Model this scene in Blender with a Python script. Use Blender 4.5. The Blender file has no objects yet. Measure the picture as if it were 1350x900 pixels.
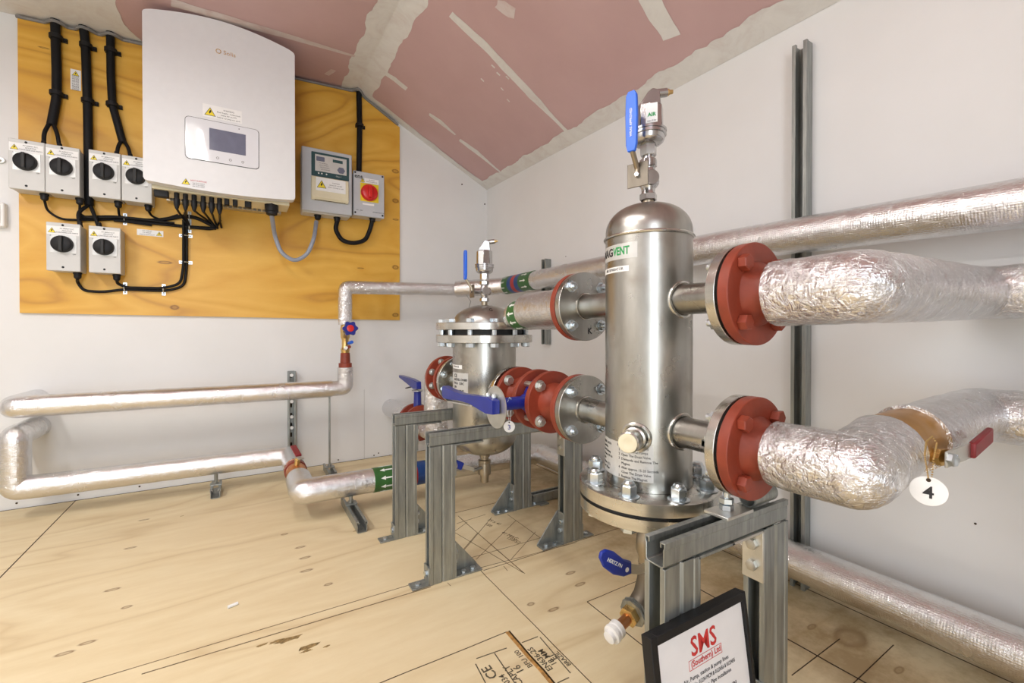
import bpy, bmesh, math, random
from mathutils import Vector, Matrix, noise
random.seed(7)
sc = bpy.context.scene
COL = sc.collection
V = Vector
PI = math.pi
# ------------------------------------------------------------------ camera
F_PX, CY, YAW, PIT, CAMH = 586.108, 440.93, 0.54262, -0.006895, 0.771
cd = bpy.data.cameras.new('camera'); cam = bpy.data.objects.new('camera', cd); COL.objects.link(cam)
cam.location = (0, 0, CAMH); cam.rotation_euler = (PI/2+PIT, 0, -YAW)
cd.sensor_width = 36; cd.lens = F_PX*36/1350; cd.shift_y = -(450-CY)/1350; cd.clip_start = .02
sc.camera = cam
sc.view_settings.view_transform = 'Standard'; sc.view_settings.look = 'None'
sc.view_settings.gamma = 1; sc.view_settings.use_curve_mapping = False
sc.view_settings.exposure = -0.2
XW, YW = 1.462, 2.764          # right wall, back wall
def ray(x, y):
    a = (x-675)/F_PX; b = (CY-y)/F_PX
    cp, sp = math.cos(PIT), math.sin(PIT); s, c = math.sin(YAW), math.cos(YAW)
    d = cp-b*sp; z = sp+b*cp
    return V((a*c+d*s, -a*s+d*c, z))
# measured positions: where a line of sight meets a known wall or floor plane
def on(x, y, X=None, Y=None, Z=None):
    r = ray(x, y)
    t = X/r[0] if X is not None else Y/r[1] if Y is not None else (Z-CAMH)/r[2]
    return V((r[0]*t, r[1]*t, CAMH+r[2]*t))
def ceil_z(x, y):
    flat = 2.180+.0475*x
    if x > .578: flat = 2.2075-(x-.578)*(2.2075-1.7643)/(XW-.578)
    return flat-.022*(YW-y)
def on_ceil(x, y):
    r = ray(x, y); t = .5
    for i in range(60):
        g = CAMH+r.z*t-ceil_z(r.x*t, r.y*t)
        t -= g/(r.z+.3)*.7
    return V((r.x*t, r.y*t, ceil_z(r.x*t, r.y*t)))

# ------------------------------------------------------------------ materials
def mk(name):
    m = bpy.data.materials.new(name); m.use_nodes = True
    nt = m.node_tree; b = nt.nodes['Principled BSDF']
    return m, nt, b
def nd(nt, t, **k):
    n = nt.nodes.new(t)
    for a, v in k.items():
        if a.startswith('i_'):
            key = a[2:]
            key = int(key) if key.isdigit() else key.replace('_', ' ')
            n.inputs[key].default_value = v
        else: setattr(n, a, v)
    return n
def lk(nt, a, b): nt.links.new(a, b)
def ramp(nt, fac, stops):
    r = nt.nodes.new('ShaderNodeValToRGB'); e = r.color_ramp.elements
    while len(e) < len(stops): e.new(.5)
    for q, (p, c) in zip(e, stops):
        q.position = p; q.color = (c[0], c[1], c[2], 1) if not isinstance(c, (int, float)) else (c, c, c, 1)
    lk(nt, fac, r.inputs[0]); return r.outputs[0]
def coords(nt, scale=(1, 1, 1), kind='Object', loc=(0, 0, 0), rot=(0, 0, 0)):
    tc = nt.nodes.new('ShaderNodeTexCoord'); mp = nt.nodes.new('ShaderNodeMapping')
    mp.inputs['Scale'].default_value = scale; mp.inputs['Location'].default_value = loc; mp.inputs['Rotation'].default_value = rot
    lk(nt, tc.outputs[kind], mp.inputs[0]); return mp.outputs[0]
def simple(name, col, rough=.5, metal=0, noise_amt=.08, scale=30, bump=0, **kw):
    m, nt, b = mk(name)
    v = coords(nt)
    n = nd(nt, 'ShaderNodeTexNoise', i_Scale=scale, i_Detail=4.0); lk(nt, v, n.inputs['Vector'])
    c0 = [max(0, c*(1-noise_amt)) for c in col]; c1 = [min(1, c*(1+noise_amt)) for c in col]
    lk(nt, ramp(nt, n.outputs[0], [(.3, c0), (.7, c1)]), b.inputs['Base Color'])
    b.inputs['Roughness'].default_value = rough; b.inputs['Metallic'].default_value = metal
    if bump:
        bp = nd(nt, 'ShaderNodeBump', i_Strength=bump, i_Distance=.002); lk(nt, n.outputs[0], bp.inputs['Height']); lk(nt, bp.outputs[0], b.inputs['Normal'])
    for k, x in kw.items(): b.inputs[k.replace('_', ' ')].default_value = x
    return m
M = {}
def foil(name, rough=.30, wr=.5, weave=.25, tint=(.90, .89, .88)):
    m, nt, b = mk(name)
    v = coords(nt)
    uv = coords(nt, kind='UV')
    b.inputs['Metallic'].default_value = 1; b.inputs['Base Color'].default_value = (*tint, 1)
    # crumpled foil: ridged noise at two sizes and a fine scrim weave
    n1 = nd(nt, 'ShaderNodeTexNoise', i_Scale=38.0, i_Detail=5.0, i_Roughness=.65, i_Distortion=1.2); lk(nt, v, n1.inputs['Vector'])
    v1 = nd(nt, 'ShaderNodeTexVoronoi', i_Scale=46.0, feature='DISTANCE_TO_EDGE'); 
    add = nd(nt, 'ShaderNodeVectorMath', operation='MULTIPLY_ADD'); lk(nt, n1.outputs['Color'], add.inputs[0]); add.inputs[1].default_value = (.04, .04, .04); lk(nt, v, add.inputs[2])
    lk(nt, add.outputs[0], v1.inputs['Vector'])
    mr = nd(nt, 'ShaderNodeMapRange', i_1=0.0, i_2=.12); lk(nt, v1.outputs['Distance'], mr.inputs[0])
    w1 = nd(nt, 'ShaderNodeTexWave', i_Scale=60.0, bands_direction='X'); lk(nt, uv, w1.inputs['Vector'])
    w2 = nd(nt, 'ShaderNodeTexWave', i_Scale=60.0, bands_direction='Y'); lk(nt, uv, w2.inputs['Vector'])
    mx = nd(nt, 'ShaderNodeMath', operation='ADD'); lk(nt, w1.outputs['Fac'], mx.inputs[0]); lk(nt, w2.outputs['Fac'], mx.inputs[1])
    b1 = nd(nt, 'ShaderNodeBump', i_Strength=weave, i_Distance=.0006); lk(nt, mx.outputs[0], b1.inputs['Height'])
    b2 = nd(nt, 'ShaderNodeBump', i_Strength=wr, i_Distance=.006); lk(nt, n1.outputs[0], b2.inputs['Height']); lk(nt, b1.outputs[0], b2.inputs['Normal'])
    b3 = nd(nt, 'ShaderNodeBump', i_Strength=wr*.5, i_Distance=.002); lk(nt, mr.outputs[0], b3.inputs['Height']); lk(nt, b2.outputs[0], b3.inputs['Normal'])
    lk(nt, b3.outputs[0], b.inputs['Normal'])
    n2 = nd(nt, 'ShaderNodeTexNoise', i_Scale=9.0, i_Detail=3.0); lk(nt, v, n2.inputs['Vector'])
    r = nd(nt, 'ShaderNodeMapRange', i_1=.3, i_2=.7, i_3=rough-.07, i_4=rough+.1); lk(nt, n2.outputs[0], r.inputs[0]); lk(nt, r.outputs[0], b.inputs['Roughness'])
    return m
M['foil'] = foil('aluminium_foil_lagging', .20, .42, .35, (.79, .79, .80))
M['foil_rough'] = foil('crumpled_foil_tape', .19, 1.0, .25, (.80, .80, .81))
def steel(name, c0, c1, rough, sc_=(6, 6, 1.5), bump=.02, stain=None, metal=1.0):
    m, nt, b = mk(name)
    v = coords(nt, sc_)
    n = nd(nt, 'ShaderNodeTexNoise', i_Scale=3.0, i_Detail=6.0, i_Roughness=.6); lk(nt, v, n.inputs['Vector'])
    col = ramp(nt, n.outputs[0], [(.3, c0), (.7, c1)])
    if stain:
        n3 = nd(nt, 'ShaderNodeTexNoise', i_Scale=11.0, i_Detail=3.0); lk(nt, coords(nt), n3.inputs['Vector'])
        f = ramp(nt, n3.outputs[0], [(.56, 0.), (.70, .75)])
        mx = nd(nt, 'ShaderNodeMixRGB'); lk(nt, f, mx.inputs[0]); lk(nt, col, mx.inputs[1]); mx.inputs[2].default_value = (*stain, 1); col = mx.outputs[0]
    lk(nt, col, b.inputs['Base Color'])
    b.inputs['Metallic'].default_value = metal
    n2 = nd(nt, 'ShaderNodeTexNoise', i_Scale=14.0, i_Detail=4.0); lk(nt, coords(nt), n2.inputs['Vector'])
    r = nd(nt, 'ShaderNodeMapRange', i_1=.3, i_2=.7, i_3=rough-.06, i_4=rough+.08); lk(nt, n2.outputs[0], r.inputs[0]); lk(nt, r.outputs[0], b.inputs['Roughness'])
    if bump:
        bp = nd(nt, 'ShaderNodeBump', i_Strength=bump, i_Distance=.002); lk(nt, n.outputs[0], bp.inputs['Height']); lk(nt, bp.outputs[0], b.inputs['Normal'])
    return m
M['steel'] = steel('brushed_stainless', (.34, .33, .30), (.50, .49, .455), .30, stain=(.34, .31, .27))
M['steel_rim'] = steel('machined_stainless', (.52, .51, .47), (.64, .63, .59), .24, (3, 3, 20))
M['chrome'] = steel('nickel_plated', (.44, .44, .44), (.58, .58, .58), .24)
M['zinc'] = steel('zinc_plated_bolt', (.58, .64, .68), (.72, .78, .82), .28, (9, 9, 9))
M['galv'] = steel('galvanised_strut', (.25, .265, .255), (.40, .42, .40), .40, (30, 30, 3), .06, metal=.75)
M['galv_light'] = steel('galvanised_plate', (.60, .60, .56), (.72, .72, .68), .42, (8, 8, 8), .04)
M['brass'] = steel('brass', (.62, .42, .16), (.76, .55, .24), .30)
M['bronze'] = steel('bronze_fitting', (.30, .26, .20), (.44, .38, .29), .36)
M['dull_bronze'] = steel('dull_bronze_plate', (.17, .15, .12), (.26, .23, .19), .5)
M['copper'] = steel('copper_pipe', (.62, .28, .13), (.76, .38, .2), .32)
M['red'] = simple('red_oxide_paint', (.25, .040, .018), .45, 0, .18, 22, .15)
M['blue'] = simple('blue_enamel', (.012, .022, .24), .28, 0, .12, 18, .08)
M['blue_grip'] = simple('blue_plastic_grip', (.01, .13, .72), .35, 0, .05)
M['navy_grip'] = simple('navy_plastic_grip', (.01, .03, .28), .35, 0, .05)
M['red_grip'] = simple('dark_red_grip', (.22, .012, .018), .4, 0, .1)
M['black'] = simple('black_plastic', (.009, .009, .010), .5, 0, .1, Specular_IOR_Level=.3)
M['rubber'] = simple('black_rubber', (.015, .015, .015), .6, 0, .1)
M['cable'] = simple('black_cable_sheath', (.006, .006, .007), .6, 0, .1, Specular_IOR_Level=.25)
M['grey_cable'] = simple('grey_flexible_conduit', (.28, .31, .38), .45, 0, .06)
M['box_grey'] = simple('grey_enclosure', (.60, .60, .585), .45, 0, .02)
M['box_grey2'] = simple('pale_grey_enclosure', (.50, .52, .55), .42, 0, .02)
M['white_case'] = simple('white_powder_coat', (.74, .745, .76), .38, 0, .015)
M['cream'] = simple('cream_plastic', (.72, .66, .48), .4, 0, .03)
M['white_pl'] = simple('white_plastic', (.85, .85, .84), .4, 0, .02)
M['panel'] = simple('glossy_white_panel', (.75, .76, .80), .06, 0, .01)
M['lcd'] = simple('lcd_glass', (.16, .17, .24), .08, 0, .05)
M['teal'] = simple('teal_meter_face', (.02, .07, .08), .3, 0, .05)
M['paperw'] = simple('white_paper', (.80, .79, .80), .5, 0, .02)
M['sticker'] = simple('white_sticker', (.84, .84, .83), .45, 0, .02)
M['silver_label'] = simple('silver_label', (.60, .60, .58), .42, .35, .04)
M['yellow'] = simple('warning_yellow', (.83, .66, .02), .45, 0, .03)
M['yellow2'] = simple('yellow_plate', (.80, .60, .02), .45, 0, .03)
M['ink'] = simple('black_ink', (.02, .02, .022), .6, 0, .1)
M['ink_soft'] = simple('faded_ink', (.10, .08, .05), .8, 0, .4, 60)
M['pencil'] = simple('pencil_line', (.16, .11, .06), .9, 0, .5, 40)
M['green_ink'] = simple('green_print', (.02, .30, .08), .45, 0, .05)
M['red_ink'] = simple('red_print', (.55, .03, .03), .5, 0, .1)
M['blue_ink'] = simple('dark_blue_print', (.02, .02, .25), .5, 0, .1)
M['knob_red'] = simple('red_switch_knob', (.62, .015, .012), .3, 0, .05)
M['band_green'] = simple('green_pipe_tape', (.03, .12, .025), .4, 0, .1)
M['band_blue'] = simple('blue_pipe_tape', (.01, .05, .20), .4, 0, .1)
M['band_red'] = simple('red_pipe_tape', (.35, .02, .02), .4, 0, .1)
M['white_ink'] = simple('white_print', (.8, .82, .78), .5, 0, .05)
M['brown'] = simple('brown_valve_wrap', (.40, .20, .045), .32, .25, .25, 14)
M['bead'] = simple('grey_bead', (.22, .21, .20), .6, 0, .1)
M['gap'] = simple('dark_gap', (.05, .030, .014), .9, 0, .2)
M['scuff'] = simple('brown_scuff', (.27, .18, .07), .9, 0, .5, 120)
M['saw'] = simple('orange_sawn_edge', (.42, .22, .06), .9, 0, .4, 90)
M['lampbody'] = simple('lamp_body_white', (.8, .8, .8), .5)
# wall paint
m, nt, b = mk('white_wall_paint'); v = coords(nt)
n = nd(nt, 'ShaderNodeTexNoise', i_Scale=1.6, i_Detail=5.0, i_Roughness=.55); lk(nt, v, n.inputs['Vector'])
lk(nt, ramp(nt, n.outputs[0], [(.3, (.73, .73, .72)), (.7, (.80, .80, .80))]), b.inputs['Base Color']); b.inputs['Roughness'].default_value = .55
M['wall'] = m
m, nt, b = mk('pink_plasterboard'); v = coords(nt)
n = nd(nt, 'ShaderNodeTexNoise', i_Scale=2.2, i_Detail=7.0, i_Roughness=.6); lk(nt, v, n.inputs['Vector'])
lk(nt, ramp(nt, n.outputs[0], [(.3, (.54, .355, .35)), (.7, (.61, .415, .41))]), b.inputs['Base Color']); b.inputs['Roughness'].default_value = .75
M['pink'] = m
m, nt, b = mk('joint_filler'); v = coords(nt)
n = nd(nt, 'ShaderNodeTexNoise', i_Scale=9.0, i_Detail=7.0, i_Roughness=.7, i_Distortion=.8); lk(nt, v, n.inputs['Vector'])
lk(nt, ramp(nt, n.outputs[0], [(.28, (.66, .60, .57)), (.5, (.74, .72, .69)), (.75, (.80, .78, .75))]), b.inputs['Base Color']); b.inputs['Roughness'].default_value = .8
M['filler'] = m
m, nt, b = mk('feathered_filler'); v = coords(nt)
n = nd(nt, 'ShaderNodeTexNoise', i_Scale=9.0, i_Detail=7.0, i_Roughness=.7, i_Distortion=.8); lk(nt, v, n.inputs['Vector'])
lk(nt, ramp(nt, n.outputs[0], [(.28, (.62, .44, .42)), (.5, (.68, .58, .56)), (.75, (.74, .68, .66))]), b.inputs['Base Color']); b.inputs['Roughness'].default_value = .8
M['filler2'] = m
# plywood: rotary cut figure = bands of a distorted, stretched noise; knots at given places
def plywood(name, dark, mid, light, stretch, knots, plane, rough, fig=1.0, line=.5):
    m, nt, b = mk(name)
    v = coords(nt, stretch)
    n0 = nd(nt, 'ShaderNodeTexNoise', i_Scale=1.0, i_Detail=2.0, i_Roughness=.45, i_Distortion=.5); lk(nt, v, n0.inputs['Vector'])
    mu = nd(nt, 'ShaderNodeMath', operation='MULTIPLY', i_1=12.0*fig); lk(nt, n0.outputs[0], mu.inputs[0])
    fr = nd(nt, 'ShaderNodeMath', operation='PINGPONG', i_1=1.0); lk(nt, mu.outputs[0], fr.inputs[0])
    rings = ramp(nt, fr.outputs[0], [(.0, dark), (.18, mid), (.6, light), (1, mid)])
    n1 = nd(nt, 'ShaderNodeTexNoise', i_Scale=9.0, i_Detail=5.0, i_Roughness=.7); lk(nt, v, n1.inputs['Vector'])
    base = ramp(nt, n1.outputs[0], [(.3, mid), (.7, light)])
    mx = nd(nt, 'ShaderNodeMixRGB'); mx.inputs[0].default_value = line; lk(nt, base, mx.inputs[1]); lk(nt, rings, mx.inputs[2])
    col = mx.outputs[0]
    tc = nt.nodes.new('ShaderNodeTexCoord')
    acc = None
    for (a, c, ra, rc) in knots:
        s = nd(nt, 'ShaderNodeVectorMath', operation='SUBTRACT'); lk(nt, tc.outputs['Object'], s.inputs[0])
        s.inputs[1].default_value = (a, c, 0) if plane == 'xy' else (a, 0, c)
        q = nd(nt, 'ShaderNodeVectorMath', operation='MULTIPLY'); lk(nt, s.outputs[0], q.inputs[0])
        q.inputs[1].default_value = (1/ra, 1/rc, 0) if plane == 'xy' else (1/ra, 0, 1/rc)
        l = nd(nt, 'ShaderNodeVectorMath', operation='LENGTH'); lk(nt, q.outputs[0], l.inputs[0])
        if acc is None: acc = l.outputs['Value']
        else:
            mn = nd(nt, 'ShaderNodeMath', operation='MINIMUM'); lk(nt, acc, mn.inputs[0]); lk(nt, l.outputs['Value'], mn.inputs[1]); acc = mn.outputs[0]
    if acc is not None:
        wob = nd(nt, 'ShaderNodeMath', operation='MULTIPLY_ADD', i_1=.8); lk(nt, n1.outputs[0], wob.inputs[0]); lk(nt, acc, wob.inputs[2])
        k = ramp(nt, wob.outputs[0], [(0., .6), (.72, .85), (.95, .35), (1.0, .0)])
        mr = nd(nt, 'ShaderNodeMath', operation='MULTIPLY', i_1=.5); lk(nt, wob.outputs[0], mr.inputs[0])
        k = ramp(nt, mr.outputs[0], [(0., .55), (.40, .35), (.60, .85), (.70, .25), (.80, 0.)])
        m2 = nd(nt, 'ShaderNodeMixRGB'); lk(nt, k, m2.inputs[0]); lk(nt, col, m2.inputs[1]); m2.inputs[2].default_value = (dark[0]*.38, dark[1]*.30, dark[2]*.25, 1); col = m2.outputs[0]
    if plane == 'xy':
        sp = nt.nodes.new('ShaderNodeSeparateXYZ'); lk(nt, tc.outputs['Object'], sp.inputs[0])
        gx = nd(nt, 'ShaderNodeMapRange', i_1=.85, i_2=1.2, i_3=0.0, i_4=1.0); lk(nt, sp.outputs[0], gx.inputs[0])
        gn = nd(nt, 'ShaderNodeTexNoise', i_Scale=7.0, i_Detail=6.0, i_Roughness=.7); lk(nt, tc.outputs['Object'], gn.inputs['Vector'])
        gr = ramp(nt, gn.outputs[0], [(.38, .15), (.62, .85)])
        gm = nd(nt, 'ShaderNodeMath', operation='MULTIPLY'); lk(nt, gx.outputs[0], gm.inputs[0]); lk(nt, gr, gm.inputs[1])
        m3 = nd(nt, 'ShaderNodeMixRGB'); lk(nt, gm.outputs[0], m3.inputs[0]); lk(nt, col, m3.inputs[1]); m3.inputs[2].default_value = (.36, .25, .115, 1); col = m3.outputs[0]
    lk(nt, col, b.inputs['Base Color']); b.inputs['Roughness'].default_value = rough
    return m
wk = [(.8114, 1.768, .022, .012), (.811, 1.585, .02, .014), (.8103, 1.171, .022, .014), (.811, 1.468, .02, .006), (.8097, .8742, .02, .012), (-.2931, .8904, .02, .012), (-.33, 1.11, .03, .008), (.60, 1.15, .02, .004), (-.75, 2.02, .02, .004)]
M['ply'] = plywood('varnished_plywood', (.44, .19, .018), (.66, .34, .035), (.78, .46, .075), (.75, 1, 2.6), wk, 'xz', .42, 1.15, .6)
fk = [on(x, y, Z=0) for x, y in [(148, 777), (115, 847), (85, 861), (172, 722), (375, 704), (396, 721), (402, 735), (404, 752), (167, 800), (700, 796), (730, 803), (752, 755), (765, 770), (1185, 883), (1120, 840), (1070, 826), (433, 770), (190, 685)]]
fkn = [(p.x, p.y, .019, .0075) for p in fk]
for i in (9, 4, 8, 16): fkn[i] = (fk[i].x, fk[i].y, .013, .008)
fkn[14] = (fk[14].x, fk[14].y, .05, .035)
M['floor'] = plywood('floor_plywood', (.50, .35, .175), (.68, .545, .325), (.77, .655, .43), (.7, 3.2, 1), fkn, 'xy', .55, .8, .40)
m, nt, b = mk('lamp_glow'); b.inputs['Emission Color'].default_value = (1, .96, .9, 1); b.inputs['Emission Strength'].default_value = 6
b.inputs['Base Color'].default_value = (.8, .8, .8, 1); M['glow'] = m

# ------------------------------------------------------------------ mesh helpers
def frame_of(axis):
    a = V(axis).normalized()
    t = V((0, 0, 1)) if abs(a.z) < .9 else V((1, 0, 0))
    u = a.cross(t).normalized(); w = a.cross(u).normalized()
    return a, u, w
class MB:
    def __init__(s): s.bm = bmesh.new(); s.uv = s.bm.loops.layers.uv.new('uv')
    def box(s, x0, x1, y0, y1, z0, z1):
        vs = [s.bm.verts.new((x, y, z)) for z in (z0, z1) for y in (y0, y1) for x in (x0, x1)]
        for f in ((0, 2, 3, 1), (4, 5, 7, 6), (0, 1, 5, 4), (2, 6, 7, 3), (0, 4, 6, 2), (1, 3, 7, 5)): s.bm.faces.new([vs[i] for i in f])
        return s
    def obox(s, c, ax, ay, az, hx, hy, hz):
        c, ax, ay, az = V(c), V(ax).normalized(), V(ay).normalized(), V(az).normalized()
        vs = [s.bm.verts.new(c+ax*hx*i+ay*hy*j+az*hz*k) for k in (-1, 1) for j in (-1, 1) for i in (-1, 1)]
        for f in ((0, 2, 3, 1), (4, 5, 7, 6), (0, 1, 5, 4), (2, 6, 7, 3), (0, 4, 6, 2), (1, 3, 7, 5)): s.bm.faces.new([vs[i] for i in f])
        return s
    def lathe(s, p, axis, prof, n=32, a0=0, cap=True, u=None):
        a, uu, w = frame_of(axis)
        if u is not None: uu = V(u).normalized(); w = a.cross(uu).normalized()
        p = V(p); rings = []; ln = 0
        for i, (h, r) in enumerate(prof):
            if r < 1e-6: rings.append([s.bm.verts.new(p+a*h)])
            else: rings.append([s.bm.verts.new(p+a*h+uu*r*math.cos(a0+2*PI*k/n)+w*r*math.sin(a0+2*PI*k/n)) for k in range(n)])
        for A, B in zip(rings, rings[1:]):
            for k in range(n):
                k2 = (k+1) % n
                if len(A) == 1 and len(B) == 1: continue
                if len(A) == 1: s.bm.faces.new((A[0], B[k], B[k2]))
                elif len(B) == 1: s.bm.faces.new((A[k], B[0], A[k2]))
                else: s.bm.faces.new((A[k], B[k], B[k2], A[k2]))
        if cap:
            for R in (rings[0], rings[-1]):
                if len(R) > 2:
                    try: s.bm.faces.new(R)
                    except ValueError: pass
        return s
    def cyl(s, p0, p1, r, r1=None, n=24):
        p0, p1 = V(p0), V(p1); d = p1-p0
        return s.lathe(p0, d, [(0, r), (d.length, r if r1 is None else r1)], n)
    def ring(s, p, axis, r0, r1, h, n=32):     # a flat washer / tube of inner r0, outer r1, height h
        return s.lathe(p, axis, [(0, r0), (0, r1), (h, r1), (h, r0), (0, r0)], n, cap=False)
    def hex(s, p, axis, r, h, a0=0, u=None): return s.lathe(p, axis, [(0, r*.93), (h*.08, r), (h*.9, r), (h, r*.86)], 6, a0, u=u)
    def sphere(s, c, r, n=16, sz=None):
        m = n//2; prof = [(-r*math.cos(PI*i/m), r*math.sin(PI*i/m) if 0 < i < m else 0) for i in range(m+1)]
        return s.lathe(c, (0, 0, 1), prof, n)
    def prism(s, pts, vec):
        vec = V(vec); A = [s.bm.verts.new(V(p)) for p in pts]; B = [s.bm.verts.new(V(p)+vec) for p in pts]; n = len(A)
        f1 = s.bm.faces.new(A); f2 = s.bm.faces.new(B)
        for i in range(n): s.bm.faces.new((A[i], A[(i+1) % n], B[(i+1) % n], B[i]))
        bmesh.ops.triangulate(s.bm, faces=[f1, f2]); return s
    def tube(s, path, r, n=12, cap=True, closed=False, wob=0, step=None, corner=0, rfun=None, seed=0, start=0):
        P = [V(p) for p in path]
        if corner and not closed:
            Q = [P[0]]
            for i in range(1, len(P)-1):
                a = (P[i-1]-P[i]); c = (P[i+1]-P[i]); ca = min(corner, a.length*.45, c.length*.45)
                p0 = P[i]+a.normalized()*ca; p1 = P[i]+c.normalized()*ca
                for k in range(7):
                    t = k/6; Q.append(p0*(1-t)**2+P[i]*2*t*(1-t)+p1*t*t)
            Q.append(P[-1]); P = Q
        if step:
            Q = [P[0]]
            for a, c in zip(P, P[1:]):
                m = max(1, int((c-a).length/step))
                for k in range(1, m+1): Q.append(a.lerp(c, k/m))
            P = Q
        N = len(P); T = []
        for i in range(N):
            if closed: t = P[(i+1) % N]-P[i-1]
            else:
                t = V((0, 0, 0))
                if i > 0: t += (P[i]-P[i-1]).normalized()
                if i < N-1: t += (P[i+1]-P[i]).normalized()
            T.append(t.normalized())
        _, u, _ = frame_of(T[0]); rings = []; L = start; Ls = []
        for i in range(N):
            if i: L += (P[i]-P[i-1]).length
            u = (u-T[i]*u.dot(T[i])).normalized(); w = T[i].cross(u); ring = []
            mit = 1
            if not closed and 0 < i < N-1:
                cs = T[i].dot((P[i+1]-P[i]).normalized()); mit = 1/max(.6, cs)
                bend = ((P[i+1]-P[i]).normalized()-(P[i]-P[i-1]).normalized())
            for k in range(n):
                a = 2*PI*k/n; dv = u*math.cos(a)+w*math.sin(a)
                rr = r if rfun is None else r*rfun(L, a)
                if wob:
                    q = P[i]+dv*rr
                    rr += wob*(noise.noise(q*32+V((seed, 0, 0)))+.5*noise.noise(q*85))
                pt = dv*rr
                if mit > 1.001 and bend.length > 1e-6:
                    bd = bend.normalized(); pt += bd*(pt.dot(bd))*(mit-1)
                ring.append(s.bm.verts.new(P[i]+pt))
            rings.append(ring); Ls.append(L)
        rng = range(N) if closed else range(N-1)
        for i in rng:
            A, B = rings[i], rings[(i+1) % N]
            for k in range(n):
                k2 = (k+1) % n; f = s.bm.faces.new((A[k], A[k2], B[k2], B[k]))
                la, lb = Ls[i], Ls[(i+1) % N]
                for lp, (uu, vv) in zip(f.loops, ((k, la), (k+1, la), (k+1, lb), (k, lb))): lp[s.uv].uv = (uu/n*2*PI*r, vv)
        if cap and not closed:
            for R in (rings[0], rings[-1]): s.bm.faces.new(R)
        return s
    def build(s, name, mat, parent=None, loc=None, sharp=35, bevel=0, bseg=2):
        bmesh.ops.recalc_face_normals(s.bm, faces=s.bm.faces)
        for f in s.bm.faces: f.smooth = True
        off = V((0, 0, 0))
        if parent is not None:
            q = parent
            while q is not None: off += q.location; q = q.parent
            if loc is not None: off += V(loc)-off; 
        elif loc is not None: off = V(loc)
        bmesh.ops.translate(s.bm, verts=s.bm.verts, vec=-off)
        me = bpy.data.meshes.new(name); s.bm.to_mesh(me); s.bm.free()
        if sharp: me.set_sharp_from_angle(angle=math.radians(sharp))
        for mm in (mat if isinstance(mat, (list, tuple)) else [mat]): me.materials.append(M[mm])
        o = bpy.data.objects.new(name, me); COL.objects.link(o)
        if parent is not None: o.parent = parent
        elif loc is not None: o.location = loc
        if bevel:
            bv = o.modifiers.new('bevel', 'BEVEL'); bv.width = bevel; bv.segments = bseg; bv.limit_method = 'ANGLE'; bv.angle_limit = math.radians(40)
            bv.harden_normals = False
        return o
def tag(o, label, cat, group=None, kind=None):
    o['label'] = label; o['category'] = cat
    if group: o['group'] = group
    if kind: o['kind'] = kind
    return o
def thing(name, label, cat, loc, group=None):
    o = bpy.data.objects.new(name, None); o.empty_display_size = .05; COL.objects.link(o); o.location = loc
    return tag(o, label, cat, group)
def struct(name, mb, mat, loc=(0, 0, 0), **k):
    o = mb.build(name, mat, loc=loc, **k); o['kind'] = 'structure'; return o
def text(name, body, size, mat, parent, org, right, up, align='CENTER', bold=0, ext=.0003, wrap=None, sx=1, font_space=1):
    cu = bpy.data.curves.new(name, 'FONT'); cu.body = body; cu.size = size; cu.align_x = align; cu.align_y = 'CENTER'
    cu.extrude = ext/2; cu.offset = bold; cu.resolution_u = 2; cu.space_line = font_space
    o = bpy.data.objects.new(name, cu); me = bpy.data.meshes.new_from_object(o); bpy.data.objects.remove(o)
    off = V((0, 0, 0)); q = parent
    while q is not None: off += q.location; q = q.parent
    if wrap is None:
        org, right, up = V(org), V(right).normalized(), V(up).normalized(); nn = right.cross(up)
        for v in me.vertices: v.co = org+right*v.co.x*sx+up*v.co.y+nn*(v.co.z+ext/2)-off
    else:                        # wrap = (cx, cy, R, angle, z)
        cx, cy, R, a0, z = wrap
        for v in me.vertices:
            a = a0+v.co.x*sx/R; rr = R+v.co.z+ext/2; v.co = V((cx+rr*math.cos(a), cy+rr*math.sin(a), z+v.co.y))-off
    me.materials.clear(); me.materials.append(M[mat])
    o = bpy.data.objects.new(name, me); COL.objects.link(o); o.parent = parent; return o
def patch(mb, cx, cy, R, a0, a1, z0, z1, t=.0004, n=24):      # a curved sticker on an upright cylinder
    A = []
    for i in range(n+1):
        a = a0+(a1-a0)*i/n
        A.append([mb.bm.verts.new((cx+rr*math.cos(a), cy+rr*math.sin(a), z)) for rr, z in ((R, z0), (R+t, z0), (R+t, z1), (R, z1))])
    for p, q in zip(A, A[1:]):
        for k in range(4): mb.bm.faces.new((p[k], p[(k+1) % 4], q[(k+1) % 4], q[k]))
    mb.bm.faces.new(A[0]); mb.bm.faces.new(A[-1]); return mb
X_, Y_, Z_ = V((1, 0, 0)), V((0, 1, 0)), V((0, 0, 1))

# ================================================================== SETTING
XL, YF = -1.75, -1.55
struct('floor', MB().box(XL-.1, XW+.1, YF-.1, YW+.1, -.08, 0), 'floor')
floor = bpy.data.objects['floor']
mb = MB()
mb.prism([(XL-.1, YW, -.02), (XW, YW, -.02), (XW, YW, 1.82), (.578, YW, 2.26), (XL-.1, YW, 2.26)], (0, .08, 0))
wall_back = struct('wall_back', mb, 'wall')
wall_right = struct('wall_right', MB().box(XW, XW+.08, YF-.1, YW, -.02, 1.82), 'wall')
struct('wall_left', MB().box(XL-.08, XL, YF-.1, YW+.1, -.02, 2.3), 'wall')
mb = MB()
for a, c, z0, z1 in ((XL-.1, -1.2, 0, 2.3), (-.3, XW+.1, 0, 2.3), (-1.2, -.3, 2.0, 2.3)): mb.box(a, c, YF-.08, YF, z0, z1)
struct('wall_front', mb, 'wall')
mb = MB()
xs = [XL-.1, -.9, -.2, .578, XW+.1]
def cz(x, y): return ceil_z(x, y) if x < XW else ceil_z(XW, y)-(x-XW)*.5
rows = []
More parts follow.
